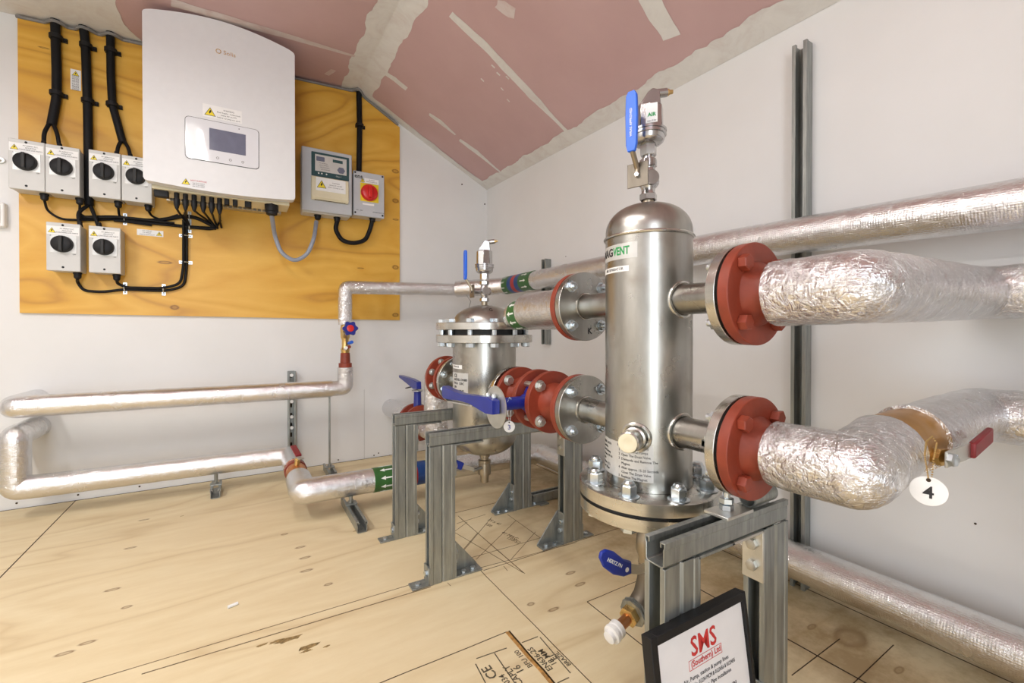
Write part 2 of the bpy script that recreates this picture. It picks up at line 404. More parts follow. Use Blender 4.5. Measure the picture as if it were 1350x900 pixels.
for y in (YF-.1, .6, YW+.1): rows.append([mb.bm.verts.new((x, y, cz(x, y))) for x in xs])
for A, B in zip(rows, rows[1:]):
    for i in range(len(xs)-1): mb.bm.faces.new((A[i], B[i], B[i+1], A[i+1]))
r = bmesh.ops.extrude_face_region(mb.bm, geom=list(mb.bm.faces)); bmesh.ops.translate(mb.bm, verts=[g for g in r['geom'] if isinstance(g, bmesh.types.BMVert)], vec=(0, 0, .06))
ceiling = struct('ceiling', mb, 'pink', sharp=10)
# joint filler on the ceiling boards: ragged skims a millimetre thick, following the ceiling
def skim(name, outline, mat='filler', rag=.012, drop=.0012, fn=ceil_z, nd_=.02, seed=0):
    P = [V((p[0], p[1], 0)) for p in outline]; Q = []
    for i in range(len(P)):
        a, c = P[i], P[(i+1) % len(P)]; m = max(1, int((c-a).length/nd_))
        for k in range(m):
            p = a.lerp(c, k/m); e = (c-a).normalized(); nrm = V((e.y, -e.x, 0))
            Q.append(p+nrm*rag*(noise.noise(p*8+V((seed, 0, 0)))+.35*noise.noise(p*32)))
    mb = MB(); vs = [mb.bm.verts.new(p) for p in Q]; f = mb.bm.faces.new(vs)
    bmesh.ops.triangulate(mb.bm, faces=[f]); bmesh.ops.subdivide_edges(mb.bm, edges=[e for e in mb.bm.edges if e.calc_length() > .12], cuts=3)
    bmesh.ops.triangulate(mb.bm, faces=list(mb.bm.faces))
    # split along the crease so the skim bends with the boards
    g = mb.bm.verts[:]+mb.bm.edges[:]+mb.bm.faces[:]
    bmesh.ops.bisect_plane(mb.bm, geom=g, plane_co=(.578, 0, 0), plane_no=(1, 0, 0))
    for v in mb.bm.verts:
        x = min(v.co.x, XW-.001); y = min(v.co.y, YW-.001); v.co = V((x, y, fn(x, y)-drop))
    return mb.build(name, mat, ceiling)
skim('filler_strip', [(.475, .2), (.66, .2), (.655, YW), (.49, YW)], rag=.02)
skim('filler_strip', [(1.37, .1), (XW+.06, .1), (XW+.06, YW+.06), (1.40, YW+.06)], rag=.022, drop=.0018)
skim('filler_strip', [(.60, 2.70), (1.40, 2.705), (XW+.06, YW+.06), (.60, YW+.06)], rag=.016, drop=.0022)
def px_strip(pts, w, mat='filler', rag=.008, drop=.0015):
    C = [on_ceil(*p) for p in pts]; L, R = [], []
    for i, c in enumerate(C):
        t = (C[min(i+1, len(C)-1)]-C[max(i-1, 0)]); t.z = 0; t.normalize(); nrm = V((-t.y, t.x, 0)); ww = w[i] if isinstance(w, (list, tuple)) else w
        L.append(c+nrm*ww); R.append(c-nrm*ww)
    skim('filler_patch', L+R[::-1], mat, rag, drop)
px_strip([(594, 18), (640, 60), (700, 125), (750, 176)], [.018, .026, .022, .012])
px_strip([(502, 92), (520, 104), (536, 117)], [.02, .024, .018])
px_strip([(566, 150), (580, 160), (600, 177)], [.012, .018, .006])
px_strip([(606, 184), (628, 200), (660, 227)], [.014, .018, .006])
px_strip([(846, -20), (868, 20), (886, 50)], [.035, .035, .032])
px_strip([(225, 2), (300, 25), (380, 48), (468, 74)], [.03, .028, .022, .01], 'filler2')
px_strip([(652, 4), (664, 10), (678, 18)], [.02, .03, .02], 'filler2', .02)
px_strip([(430, 98), (440, 92)], [.012, .012], 'filler2', .012)
A = [on_ceil(*p) for p in ((10, -30), (146, -30), (152, 6), (166, 32), (187, 52))]
skim('filler_patch', [A[0], A[1], A[2], A[3], A[4], V((A[4].x, YW, 0)), V((-1.2, YW, 0))], 'filler', .012)
for x, y in ((648, 85), (655, 95), (667, 100), (660, 115), (668, 130), (634, 103)):
    px_strip([(x, y), (x+4, y+4)], .004, 'filler', .004)
# board joints, pencil lines and print on the plywood floor
def fline(a, c, w, mat='gap', name='board_seam', h=.0006, jag=0):
    a, c = V((a[0], a[1], 0)), V((c[0], c[1], 0)); t = (c-a).normalized(); n = V((-t.y, t.x, 0)); mb = MB()
    m = max(1, int((c-a).length/.05)) if jag else 1; L, R = [], []
    for k in range(m+1):
        p = a.lerp(c, k/m); j = n*(noise.noise(p*20)*jag)
        L.append(p+n*w+j+V((0, 0, 0))); R.append(p-n*w*(.6+.5*abs(noise.noise(p*40)) if jag else 1)+j)
    mb.prism(L+R[::-1], (0, 0, h)); return mb.build(name, mat, floor)
g = lambda x, y: on(x, y, Z=0)
fline((-.66, YW), (-.645, -1.4), .0018)
fline((.651, 1.275), (.645, -1.4), .0011, jag=.0012)
fline((XL, .98), (.575, .98), .0012, jag=.0015)
fline((.575, .98), (.578, -1.0), .006, 'saw', jag=.003)
fline((.581, .98), (.583, -1.0), .0025, jag=.003)
fline((.8361, .9715), (1.36, .975), .0010, jag=.002)
fline((.8361, .9715), (.835, .2), .0014, jag=.0015)
fline((-.2, 1.283), (.48, 1.272), .0014, 'pencil'); fline((.66, 1.272), (1.3, 1.272), .0012, 'pencil')
fline((XL, 1.32), (.48, 1.315), .001, 'pencil')
fline(g(600, 702), g(690, 755), .0009, 'pencil', 'pencil_line'); fline(g(604, 680), g(690, 755), .0009, 'pencil', 'pencil_line')
for a, c in (((606, 682), (692, 756)), ((669, 678), (714, 710)), ((610, 727), (648, 682)), ((628, 737), (680, 686)), ((674, 737), (706, 701)), ((602, 690), (640, 678)),
             ((611, 724), (629, 703)), ((621, 735), (712, 709)), ((634, 748), (760, 715)), ((600, 700), (616, 688)), ((669, 752), (664, 746)), ((590, 768), (594, 772))):
    fline(g(*a), g(*c), .0008, 'pencil', 'pencil_line')
fline(g(600, 676), g(744, 640), .0012, 'pencil')
# right-hand boards: a strip along the wall and two cross joints
fline((1.165, .95), (1.165, -1.2), .0022, jag=.002)
for (a, c) in (((1107, 842), (1044, 890)), ((1178, 850), (1110, 915))): fline(g(*a), g(*c), .0010)
fline((XW-.02, YW), (XW-.02, -1.3), .0015)
fline((XL, YW-.003), (XW, YW-.003), .003)
# scuffs of dirt
for x, y, s in ((365, 845, .012), (382, 842, .02), (408, 852, .016), (404, 858, .008), (430, 852, .006), (345, 850, .008), (240, 680, .004), (468, 700, .004)):
    p = g(x, y); mb = MB(); n_ = 14
    q = [(p.x+s*1.7*math.cos(2*PI*k/n_)*(.6+.6*random.random()), p.y+s*.5*math.sin(2*PI*k/n_)*(.5+.8*random.random()), 0) for k in range(n_)]
    mb.prism(q, (0, 0, .0005)); mb.build('dirt_scuff', 'scuff', floor)
# factory stamps on the sheets (read from the right-hand side)
def stamp(body, px, py, size, rot=0, mat='ink_soft'):
    p = g(px, py); a = math.radians(rot); text('stamp_print', body, size, mat, floor, (p.x, p.y, .0002), (math.cos(a), math.sin(a), 0), (-math.sin(a), math.cos(a), 0), bold=size*.01, ext=.0004)
stamp('MACAPLY', 682, 896, .022, 92); stamp('1034', 667, 897, .020, 92); stamp('16', 684, 882, .026, 92)
stamp('BFU 100', 690, 868, .018, 92); stamp('EN636-2S', 712, 868, .021, 92); stamp('18 MM', 722, 866, .021, 92); stamp('E1', 729, 866, .02, 92); stamp('BRAZIL', 742, 868, .016, 92)
for a, c in (((628, 868), (668, 854)), ((652, 861), (682, 905)), ((688, 847), (709, 839)), ((712, 840), (752, 887)), ((627, 875), (640, 900)), ((735, 900), (750, 893))):
    fline(g(*a), g(*c), .0012, 'ink_soft', 'stamp_line')
stamp('CE', 646, 886, .034, 92)
for bx, by, s in ((652, 688, '35 x 41'), (644, 692, '150'), (672, 706, '41 MAG'), (677, 712, '150/52')):
    p = g(bx, by); text('pencil_note', s, .024, 'pencil', floor, (p.x, p.y, .0002), (.25, -1, 0), (1, .25, 0), ext=.0004)
# screw heads in the boards
for x, y in ((103, 652), (184, 641), (22, 663), (446, 606), (493, 600), (499, 560+37), (514, 600)):
    p = on(x, y, Y=YW); MB().cyl((p.x, YW-.0015, p.z), (p.x, YW+.002, p.z), .004, n=10).build('screw_head', 'gap', wall_back)
for x, y in ((609, 243), (639, 269)):
    p = on(x, y, Y=YW); MB().cyl((p.x, YW-.0015, p.z), (p.x, YW+.002, p.z), .005, n=10).build('screw_head', 'gap', wall_back)
for x, y in ((1286, 690), (720, 590), (746, 338)):
    p = on(x, y, X=XW); MB().cyl((XW-.0015, p.y, p.z), (XW+.002, p.y, p.z), .0024, n=10).build('screw_head', 'gap', wall_right)
MB().box(.62, .624, YW-.001, YW+.001, .0, .42).build('board_joint', 'box_grey', wall_back)

# ================================================================== BACK WALL BOARD
YB = 2.749
mb = MB()
def bt(x): return min(ceil_z(x, YB)-.006, 2.30)
mb.prism([(-.831, YB, .852), (.8365, YB, .842), (.8384, YB, 2.046), (.575, YB, 2.195), (-.831, YB, 2.134)], (0, .015, 0))
board = mb.build('plywood_backboard', 'ply', loc=(0, 0, 0)); tag(board, 'varnished yellow plywood board on the back wall carrying the electrical gear', 'board')
# grey bead along the sloping top edge of the board, looping over the conduits
def bead_z(x):
    return ceil_z(x, YB)-.014 if x < .575 else 2.195-(x-.575)*(2.195-2.046)/(.8384-.575)+.004
pts = []
x = -.835
while x <= .8385:
    z = bead_z(x); yy = YB-.004
    for cx in (-.708, -.612, -.522, .586):
        d = abs(x-cx)
        if d < .036: yy = YB-.004-.034*math.cos(d/.036*PI/2)
    pts.append((x, yy, z)); x += .0125
b_ = MB().tube(pts, .007, 8).build('edge_bead', 'bead', loc=(0, YB, 2.1)); tag(b_, 'thin grey bead following the sloping top edge of the yellow board', 'trim')
# rising black conduits with saddles
def poly(n, ps): return [V(p) for p in ps]
def conduit(label, pts, r, tails=()):
    o = thing('riser_cable', label, 'cable', pts[0], 'black cables rising to the ceiling')
    MB().tube(pts, r, 14, corner=.03).build('sleeve', 'cable', o)
    for t in tails: MB().tube(t, .0075, 10, corner=.02).build('tail', 'cable', o)
    return o
yc = YB-.022
conduit('black cable sleeve furthest left, splitting above the two leftmost switch boxes', [(-.708, yc, 2.15), (-.704, yc, 1.92), (-.705, yc, 1.80), (-.722, yc, 1.68)], .0165,
        [[(-.727, yc, 1.69), (-.738, YB-.05, 1.63), (-.7376, YB-.055, 1.572)], [(-.717, yc, 1.69), (-.695, YB-.05, 1.63), (-.688, YB-.055, 1.572)]])
conduit('black cable sleeve second from left, running down between the switch boxes', [(-.617, yc, 2.155), (-.609, yc, 2.07), (-.603, yc, 1.78), (-.601, yc, 1.345)], .0165,
        [[(-.60, yc, 1.35), (-.632, YB-.05, 1.30), (-.624, YB-.055, 1.235)], [(-.598, yc, 1.35), (-.575, YB-.05, 1.29), (-.559, YB-.055, 1.235)]])
conduit('black cable sleeve third from left, bending toward the inverter side', [(-.524, yc, 2.16), (-.523, yc, 1.95), (-.518, yc, 1.82), (-.482, yc, 1.655)], .0155,
        [[(-.487, yc, 1.665), (-.495, YB-.05, 1.62), (-.498, YB-.055, 1.575)], [(-.478, yc, 1.665), (-.455, YB-.05, 1.62), (-.4496, YB-.055, 1.575)]])
conduit('single black cable rising above the red rotary switch', [(.587, yc, 2.185), (.591, yc, 1.98), (.586, yc, 1.70)], .0155)
def cable_clip(label, x, z, r=.02, w=.014):
    o = thing('cable_clip', label, 'clip', (x, YB, z), 'black cable clips on the rising cables')
    mb = MB(); mb.ring((x, yc, z-.009), Z_, r-.003, r+.003, .018, 20); mb.box(x-r-.002, x+r+.014, YB-.012, YB-.001, z-.009, z+.009)
    mb.build('saddle', 'black', o, bevel=.001); MB().cyl((x+r+.008, YB-.018, z), (x+r+.008, YB-.011, z), .005, n=10).build('screw', 'black', o)
for w_, xs_, zs in (('leftmost', (-.706, -.706), (2.07, 1.822)), ('second', (-.608, -.603), (2.065, 1.816)), ('third', (-.523, -.519), (2.07, 1.822))):
    for x, z, u in zip(xs_, zs, ('upper', 'lower')): cable_clip('%s black clip on the %s rising cable sleeve' % (u, w_), x, z)
cable_clip('single black clip on the cable above the red rotary switch', .591, 1.99)

# stickers
def warn_tri(parent, c, s, y, mat='yellow'):
    c = V(c); h = s*.866
    P = [(c.x-s/2, y, c.z-h/2), (c.x+s/2, y, c.z-h/2), (c.x, y, c.z+h/2)]
    o = MB().prism(P, (0, -.0004, 0)).build('warning_triangle', 'ink', parent)
    k = .84; cz_ = c.z-h/6
    P = [(c.x+(p[0]-c.x)*k, y-.0004, cz_+(p[2]-cz_)*k) for p in P]
    MB().prism(P, (0, -.0004, 0)).build('warning_triangle', mat, parent)
    b = [(.02, .42), (.16, .42), (.04, .12), (.2, .12), (-.10, -.28), (-.02, .02), (-.16, .02)]
    MB().prism([(c.x+px*s*.62, y-.0008, c.z-h*.10+pz*s*.62) for px, pz in b], (0, -.0004, 0)).build('lightning_bolt', 'ink', parent)
def sticker_h(label, x0, x1, z0, z1, y, tri_left, lines):
    o = thing('warning_sticker', label, 'sticker', ((x0+x1)/2, y, (z0+z1)/2))
    MB().box(x0, x1, y-.0008, y, z0, z1).build('backing', 'sticker', o); return o
o = sticker_h('small upright white warning sticker between the first two rising cables', -.6649, -.6303, 1.863, 1.955, YB, 0, 0)
warn_tri(o, (-.6475, 0, 1.938), .024, YB-.0008)
for i in range(4): text('small_print', 'SOLAR PV ON ROOF', .0075, 'ink', o, (-.6390-.006*i, YB-.0009, 1.895), (0, 0, 1), (-1, 0, 0), ext=.0003)
o = sticker_h('small white warning sticker on the board below the inverter cables', -.4363, -.3362, 1.233, 1.262, YB, 0, 0)
warn_tri(o, (-.352, 0, 1.2475), .024, YB-.0008)
for i, t in enumerate(('DC CABLES', 'PV ARRAY', 'LIVE IN DAYLIGHT')): text('small_print', t, .007, 'ink', o, (-.398, YB-.0009, 1.256-.009*i), X_, Z_, ext=.0003)

# rotary isolator boxes
def isolator(label, x0, z1, group='grey rotary switch boxes on the board'):
    W_, H_, D_ = .108, .207, .10; yf = YB-D_; cx = x0+W_/2
    o = thing('rotary_isolator', label, 'switch box', (cx, YB, z1-H_), group)
    MB().box(x0+.002, x0+W_-.002, yf+.022, YB-.002, z1-H_+.002, z1-.002).build('back_box', 'box_grey', o, bevel=.003)
    MB().box(x0, x0+W_, yf, yf+.021, z1-H_, z1).build('cover', 'box_grey', o, bevel=.0025)
    MB().box(x0+.002, x0+W_-.004, yf-.0008, yf+.0002, z1-.052, z1-.016).build('sticker', 'sticker', o)
    warn_tri(o, (x0+.018, 0, z1-.034), .025, yf-.0009)
    for i, t in enumerate(('PV ARRAY D.C.', 'ISOLATOR', 'CONTAINS LIVE PARTS')): text('small_print', t, .0068, 'ink', o, (x0+.066, yf-.0012, z1-.025-.0085*i), X_, Z_, ext=.0003)
    kz = z1-.088
    MB().box(cx-.042, cx+.042, yf-.0015, yf, kz-.042, kz+.036).build('dial_plate', 'silver_label', o, bevel=.001)
    kn = MB().lathe((cx-.003, yf-.0015, kz-.004), (0, -1, 0), [(0, .036), (.008, .036), (.020, .033), (.022, .030), (.022, 0)], 32).build('knob', 'black', o)
    MB().box(cx-.009, cx+.003, yf-.034, yf-.02, kz-.036, kz+.028).build('grip', 'rubber', kn, bevel=.002)
    text('mark', 'OFF', .006, 'ink', o, (cx+.034, yf-.0016, kz-.046), X_, Z_); text('mark', '0', .009, 'ink', o, (x0+.014, yf-.0016, kz+.03), X_, Z_)
    for z in (z1-.010, z1-H_+.016): MB().cyl((cx-.002, yf-.0012, z), (cx-.002, yf+.001, z), .0045, n=12).build('cover_screw', 'black', o)
    return o, cx
def gland(o, x, y, z, dz, r=.0135):
    s = -1 if dz < 0 else 1
    MB().lathe((x, y, z), (0, 0, s), [(0, r*1.15), (.007, r*1.15), (.007, r), (.022, r*.95), (.028, r*.6), (.028, .004)], 16).build('cable_gland', 'black', o)
iso = [('grey rotary switch box at the far left end of the upper row', -.8305, 1.572), ('grey rotary switch box second from left in the upper row', -.7215, 1.571),
       ('grey rotary switch box third from left in the upper row', -.5845, 1.576), ('grey rotary switch box partly hidden behind the left edge of the inverter', -.4735, 1.575),
       ('grey rotary switch box at left of the lower pair', -.7205, 1.240), ('grey rotary switch box at right of the lower pair', -.5860, 1.240)]
gb = [(-.7366, 1.365), (-.6239, 1.364), (-.4935, 1.369), (-.3849, 1.368), (-.6329, 1.033), (-.5003, 1.033)]
gt = [((-.7376,), 1.572), ((-.688,), 1.571), ((-.498,), 1.576), ((-.4496,), 1.575), ((-.624,), 1.24), ((-.559,), 1.24)]
for (lb, x0, z1), (gx, gz), (gx2, gz2) in zip(iso, gb, gt):
    o, cx = isolator(lb, x0, z1); gland(o, gx, YB-.055, gz, -1)
    for q in gx2: gland(o, q, YB-.055, gz2-.003, 1, .009)
def cable(label, pts, r=.0045, mat='cable', corner=.03, group='thin black cables looping under the switch boxes', name='cable'):
    o = MB().tube(pts, r, 10, corner=corner).build(name, mat, loc=tuple(pts[0])); return tag(o, label, 'cable', group)
yb = YB-.012
def Lp(*ps, Y=YB-.012): return [on(x, y, Y=Y) for x, y in ps]
cable('thin black cable looping from the far left switch box toward the inverter', [(-.7366, YB-.055, 1.338)]+Lp((62, 278), (80, 289), (110, 290), (160, 289), (250, 300), (283, 303), (291, 290)), .0048)
cable('thin black cable from the second upper switch box', [(-.6239, YB-.055, 1.338)]+Lp((105, 282), (115, 287), (160, 286), (230, 294), Y=YB-.028), .0048)
cable('thin black cable dropping from the third upper switch box', [(-.4935, YB-.055, 1.342)]+Lp((157, 284), (165, 292), (200, 297)), .0048)
cable('thin black cable from the switch box tucked behind the inverter', [(-.3849, YB-.055, 1.342)]+Lp((200, 285), (213, 290), (235, 283)), .0048)
cable('thick black cable bundle sweeping under the inverter connectors', Lp((103, 287), (150, 286), (200, 291), (225, 288), (245, 284), (262, 288), (283, 299)), .009, group=None)
cable('thick black cable bundle running along just below the upper one', Lp((150, 290), (200, 294), (250, 299), (285, 301)), .0075, group=None)
cable('black cable from the lower left switch box along the board bottom', [(-.6329, YB-.055, 1.006)]+Lp((102, 372), (110, 383), (135, 385), (165, 381), (200, 383), (222, 383), (243, 377), (246, 350), (246, 300), (244, 280)), .0062)
cable('black cable from the lower right switch box joining the bottom run', [(-.5003, YB-.055, 1.006)]+Lp((155, 374), (168, 379), (215, 380), (238, 374), (242, 350), (242, 290), Y=YB-.020), .0062)
def saddle_clip(label, x, y, horiz):
    p = on(x, y, Y=YB); o = thing('saddle_clip', label, 'clip', p, 'bright metal saddle clips holding the black cables')
    u, w = (Z_, X_) if horiz else (X_, Z_)
    mb = MB()
    for s in (-1, 1):
        mb.obox(p+u*s*.019+V((0, -.0015, 0)), u, w, Y_, .008, .007, .001)
    mb.tube([p+u*(.013*math.cos(t))+V((0, -.001-.024*math.sin(t), 0))-w*0 for t in [PI*k/8 for k in range(9)]], .0028, 6)
    mb.build('band', 'zinc', o)
    for s in (-1, 1): MB().sphere(p+u*s*.019+V((0, -.004, 0)), .0038, 10).build('screw', 'zinc', o)
saddle_clip('metal saddle clip on the cables under the third upper switch box', 165, 289, True)
saddle_clip('metal saddle clip, upper of two beside the inverter cables', 250, 286, True)
saddle_clip('metal saddle clip, lower of two beside the inverter cables', 250, 300, True)
saddle_clip('metal saddle clip at the top of the vertical cable drop', 245, 311, False)
saddle_clip('metal saddle clip halfway down the vertical cable drop', 245, 346, False)
saddle_clip('metal saddle clip on the bottom cable run near the lower switch boxes', 165, 380, True)
saddle_clip('metal saddle clip on the bottom cable run near its bend', 216, 382, True)

# ------------------------------------------------------------------ inverter
YI = 2.38; ix0, ix1, iz0, iz1 = -.3572, .2140, 1.404, 2.112
inv = thing('solar_inverter', 'large white inverter with curved top and small display on the yellow board', 'inverter', (-.07, YB, iz0))
def inv_outline(inset=0, y=YI):
    P = []; x0, x1, z0, z1 = ix0+inset, ix1-inset, iz0+inset, iz1-inset; n = 20; rc = .012
    for i in range(n+1):
        t = i/n; x = x0+(x1-x0)*t
        z = z0-.014*math.sin(PI*t)
        if i == 0: P += [(x0, y, z0+rc), (x0+rc*.3, y, z0+rc*.3), (x0+rc, y, z0-.001)]
        elif i == n: P += [(x1-rc, y, z0-.001), (x1-rc*.3, y, z0+rc*.3), (x1, y, z0+rc)]
        else: P.append((x, y, z))
    for i in range(n+1):
        t = i/n; x = x1-(x1-x0)*t
        z = z1+.045*math.sin(PI*min(1, max(0, t)))**.9
        if i == 0: P += [(x1, y, z1-rc), (x1-rc*.3, y, z1-rc*.3), (x1-rc, y, z1+.002)]
        elif i == n: P += [(x0+rc, y, z1+.002), (x0+rc*.3, y, z1-rc*.3), (x0, y, z1-rc)]
        else: P.append((x, y, z))
    return P
MB().prism(inv_outline(), (0, .05, 0)).build('front_cover', 'white_case', inv, bevel=.006, bseg=3)
MB().prism(inv_outline(.02, YI+.05), (0, .22, 0)).build('chassis', 'white_case', inv, bevel=.003)
mb = MB()
for i in range(22):
    xx = ix0+.05+i*.0215; mb.box(xx, xx+.006, YI+.08, YB-.004, iz0+.002, iz1-.03)
mb.box(ix0+.04, ix1-.04, YB-.05, YB-.002, iz0-.0, iz1-.06)
mb.build('heat_sink', 'galv_light', inv)
MB().box(ix0+.02, ix1-.02, YI+.06, YI+.20, iz0-.016, iz0+.004).build('terminal_shelf', 'cream', inv, bevel=.003)
pz0, pz1 = [CAMH+(z-CAMH)*YI/2.49 for z in (1.556, 1.748)]; px0, px1 = -.2255*YI/2.49, .066*YI/2.49
pn = MB().box(px0, px1, YI-.0025, YI, pz0, pz1).build('display_panel', 'box_grey2', inv, bevel=.0)
def rrect(x0, x1, z0, z1, r, y, n=6):
    P = []
    for cx, cz_, a in ((x1-r, z1-r, 0), (x0+r, z1-r, 90), (x0+r, z0+r, 180), (x1-r, z0+r, 270)):
        for k in range(n+1):
            t = math.radians(a+90*k/n); P.append((cx+r*math.cos(t), y, cz_+r*math.sin(t)))
    return P
bpy.data.objects.remove(pn)
pn = MB().prism(rrect(px0, px1, pz0, pz1, .016, YI), (0, -.002, 0)).build('display_panel', 'ink', inv)
MB().prism(rrect(px0+.002, px1-.002, pz0+.002, pz1-.002, .015, YI-.002), (0, -.0015, 0)).build('face', 'panel', pn)
sx0, sx1 = -.134*YI/2.49, .0107*YI/2.49; sz0, sz1 = [CAMH+(z-CAMH)*YI/2.49 for z in (1.612, 1.712)]
MB().box(sx0, sx1, YI-.0042, YI-.0035, sz0, sz1).build('screen', 'lcd', pn)
for i in range(4): MB().ring((px0+.07+i*.048, YI-.0045, pz0+.022), (0, 1, 0), .004, .0052, .001, 16).build('button', 'ink_soft', pn)
MB().cyl((px0+.20, YI-.004, pz1-.014), (px0+.20, YI-.003, pz1-.014), .0022, n=10).build('indicator', 'ink', pn)
lx, lz = -.097*YI/2.49, CAMH+(2.0775-CAMH)*YI/2.49
MB().ring((lx, YI-.0006, lz), (0, 1, 0), .0075, .0105, .0008, 24).build('logo_ring', 'brass', inv)
text('logo', 'Solis', .026, 'brass', inv, (lx+.042, YI-.0003, lz), X_, Z_)
wx, wz = -.1304*YI/2.49, CAMH+(1.789-CAMH)*YI/2.49
MB().box(wx-.027, wx+.12, YI-.0006, YI, wz-.026, wz+.03).build('sticker', 'white_pl', inv)
warn_tri(inv, (wx, 0, wz), .042, YI-.0006)
for i, t in enumerate(('WARNING', 'Dual Supply - Isolate both', 'mains AC and PV', 'before carrying out work')): text('small_print', t, .0085, 'ink', inv, (wx+.07, YI-.0009, wz+.016-.0115*i), X_, Z_)
wx, wz = -.2227*YI/2.49, CAMH+(1.4505-CAMH)*YI/2.49
warn_tri(inv, (wx, 0, wz), .03, YI-.0003)
text('small_print', 'HOT SURFACE', .009, 'red_ink', inv, (wx+.045, YI-.0004, wz+.008), X_, Z_); 
for i in range(3): text('small_print', 'wait 10 min. before', .0055, 'ink', inv, (wx+.045, YI-.0004, wz-.002-.007*i), X_, Z_)
# connectors below the inverter, each with its lead
YC = 2.47
for i, x in enumerate((233, 244.5, 256, 268, 279, 289.5)):
    p = on(x, 252+i*2.2, Y=YC); zt = iz0-.012
    o = MB().lathe((p.x, YC, zt), (0, 0, -1), [(0, .010), (.028, .010), (.030, .012), (.052, .012), (.066, .0085), (.075, .006), (.075, 0)], 12).build('plug_connector', 'black', loc=(p.x, YC, zt))
    tag(o, 'black plug connector, %s from left under the inverter' % ('first', 'second', 'third', 'fourth', 'fifth', 'sixth')[i], 'connector', 'row of black plugs under the inverter')
    e = on((248, 250, 278, 283, 287, 292)[i], (297, 299, 293, 298, 301, 300)[i], Y=YB-.014); m_ = on((236, 245, 263, 274, 282, 290)[i], (280, 285, 283, 286, 288, 292)[i], Y=YB-.06)
    cable('black lead hanging from the %s plug under the inverter' % ('first', 'second', 'third', 'fourth', 'fifth', 'sixth')[i], [(p.x, YC, zt-.074), m_, e], .0048, corner=.06, group='black leads hanging under the inverter')
for x, w in ((213, .026), (327, .014), (299, .010), (310, .010)):
    p = on(x, 250, Y=YC); MB().box(p.x-w, p.x+w, YC-.015, YC+.015, iz0-.045, iz0-.014).build('socket_block', 'black', inv, bevel=.004)
p = on(358, 262, Y=YC)
MB().lathe((p.x, YC, iz0-.012), (0, 0, -1), [(0, .030), (.035, .030), (.038, .026), (.05, .024), (.056, .013), (.056, 0)], 20).build('main_gland', 'black', inv)

# grey and black link cables
mz = 1.418
pts = [(p.x, YC, iz0-.06)]+Lp((362, 310), (370, 333), (388, 345), (405, 336), (414, 315), Y=2.62)+[on(417, 292, Y=2.685)]
cable('grey flexible conduit looping from the inverter to the meter box', pts, .0105, 'grey_cable', .07, None)
pts = [(.457, 2.69, mz-.02)]+Lp((442, 302), (450, 317), (466, 321), (482, 317), (488, 302), Y=2.70)+[(.655, 2.69, 1.43)]
cable('short thick black cable looping from the meter box to the red switch', pts, .0125, 'cable', .05, None)

# meter box
ym = 2.63
mt = thing('meter_box', 'pale grey box with energy meter behind a window, right of the inverter', 'meter box', (.397, YB, mz))
MB().box(.272, .524, ym+.02, YB-.002, mz+.003, 1.767).build('back_box', 'box_grey', mt, bevel=.008)
MB().box(.268, .528, ym, ym+.022, mz+.008, 1.770).build('lid', 'box_grey2', mt, bevel=.006)
w_ = MB().box(.316, .511, ym-.006, ym, 1.618, 1.748).build('meter_surround', 'teal', mt, bevel=.003)
MB().box(.334, .497, ym-.0075, ym-.005, 1.645, 1.735).build('meter_face', 'silver_label', w_)
MB().box(.340, .382, ym-.0085, ym-.007, 1.700, 1.724).build('display', 'lcd', w_); MB().box(.424, .476, ym-.0085, ym-.007, 1.706, 1.722).build('display', 'teal', w_)
MB().prism([(.468+.021*math.cos(t), ym-.0075, 1.668+.019*math.sin(t)) for t in [PI/3*k for k in range(6)]], (0, -.001, 0)).build('seal', 'lcd', w_)
for i in range(4): text('small_print', 'kWh 3x230/400V', .0065, 'ink', w_, (.375+.004*i, ym-.0076, 1.690-.011*i), X_, Z_)
for x in (.352, .368, .392): MB().cyl((x, ym-.0072, 1.634), (x, ym-.006, 1.634), .004, n=10).build('button', 'white_pl', w_)
text('small_print', 'Class 1', .010, 'white_ink', w_, (.455, ym-.0062, 1.632), X_, Z_)
mb = MB(); mb.prism([(.314, ym, 1.618), (.314, ym-.016, 1.612), (.314, ym-.024, 1.58), (.314, ym-.022, 1.50), (.314, ym-.010, 1.486), (.314, ym, 1.486)], (.192, 0, 0))
cv = mb.build('terminal_cover', 'cream', mt, bevel=.004)
MB().box(.336, .488, ym-.0255, ym-.0235, 1.535, 1.606).build('sticker', 'sticker', cv)
warn_tri(cv, (.364, 0, 1.571), .048, ym-.0256)
for i, t in enumerate(('CAUTION', 'Isolate AC and DC', 'before working on unit')): text('small_print', t, .0085, 'ink', cv, (.437, ym-.0258, 1.584-.012*i), X_, Z_)
MB().box(.33, .49, ym-.012, ym-.002, 1.4865, 1.4895).build('slot', 'gap', cv)
for x in (.355, .457): gland(mt, x, 2.69, mz+.004, -1, .0165)

# red rotary switch box
yr = 2.65
rs = thing('rotary_switch_box', 'light grey box with red rotary switch on yellow plate, far right of the board', 'switch box', (.627, YB, 1.44))
MB().box(.542, .712, yr+.02, YB-.002, 1.442, 1.690).build('back_box', 'box_grey', rs, bevel=.004)
MB().box(.539, .715, yr, yr+.02, 1.439, 1.694).build('cover', 'box_grey2', rs, bevel=.004)
MB().box(.577, .681, yr-.0015, yr, 1.525, 1.63).build('switch_plate', 'yellow2', rs)
kn = MB().lathe((.627, yr-.001, 1.577), (0, -1, 0), [(0, .048), (.010, .048), (.022, .043), (.024, .040), (.024, 0)], 32).build('knob', 'knob_red', rs)
MB().box(.617, .637, yr-.044, yr-.02, 1.540, 1.612).build('grip', 'knob_red', kn, bevel=.004)
text('brand_print', 'ens', .034, 'ink', rs, (.568, yr-.0003, 1.664), X_, Z_, bold=.0007)
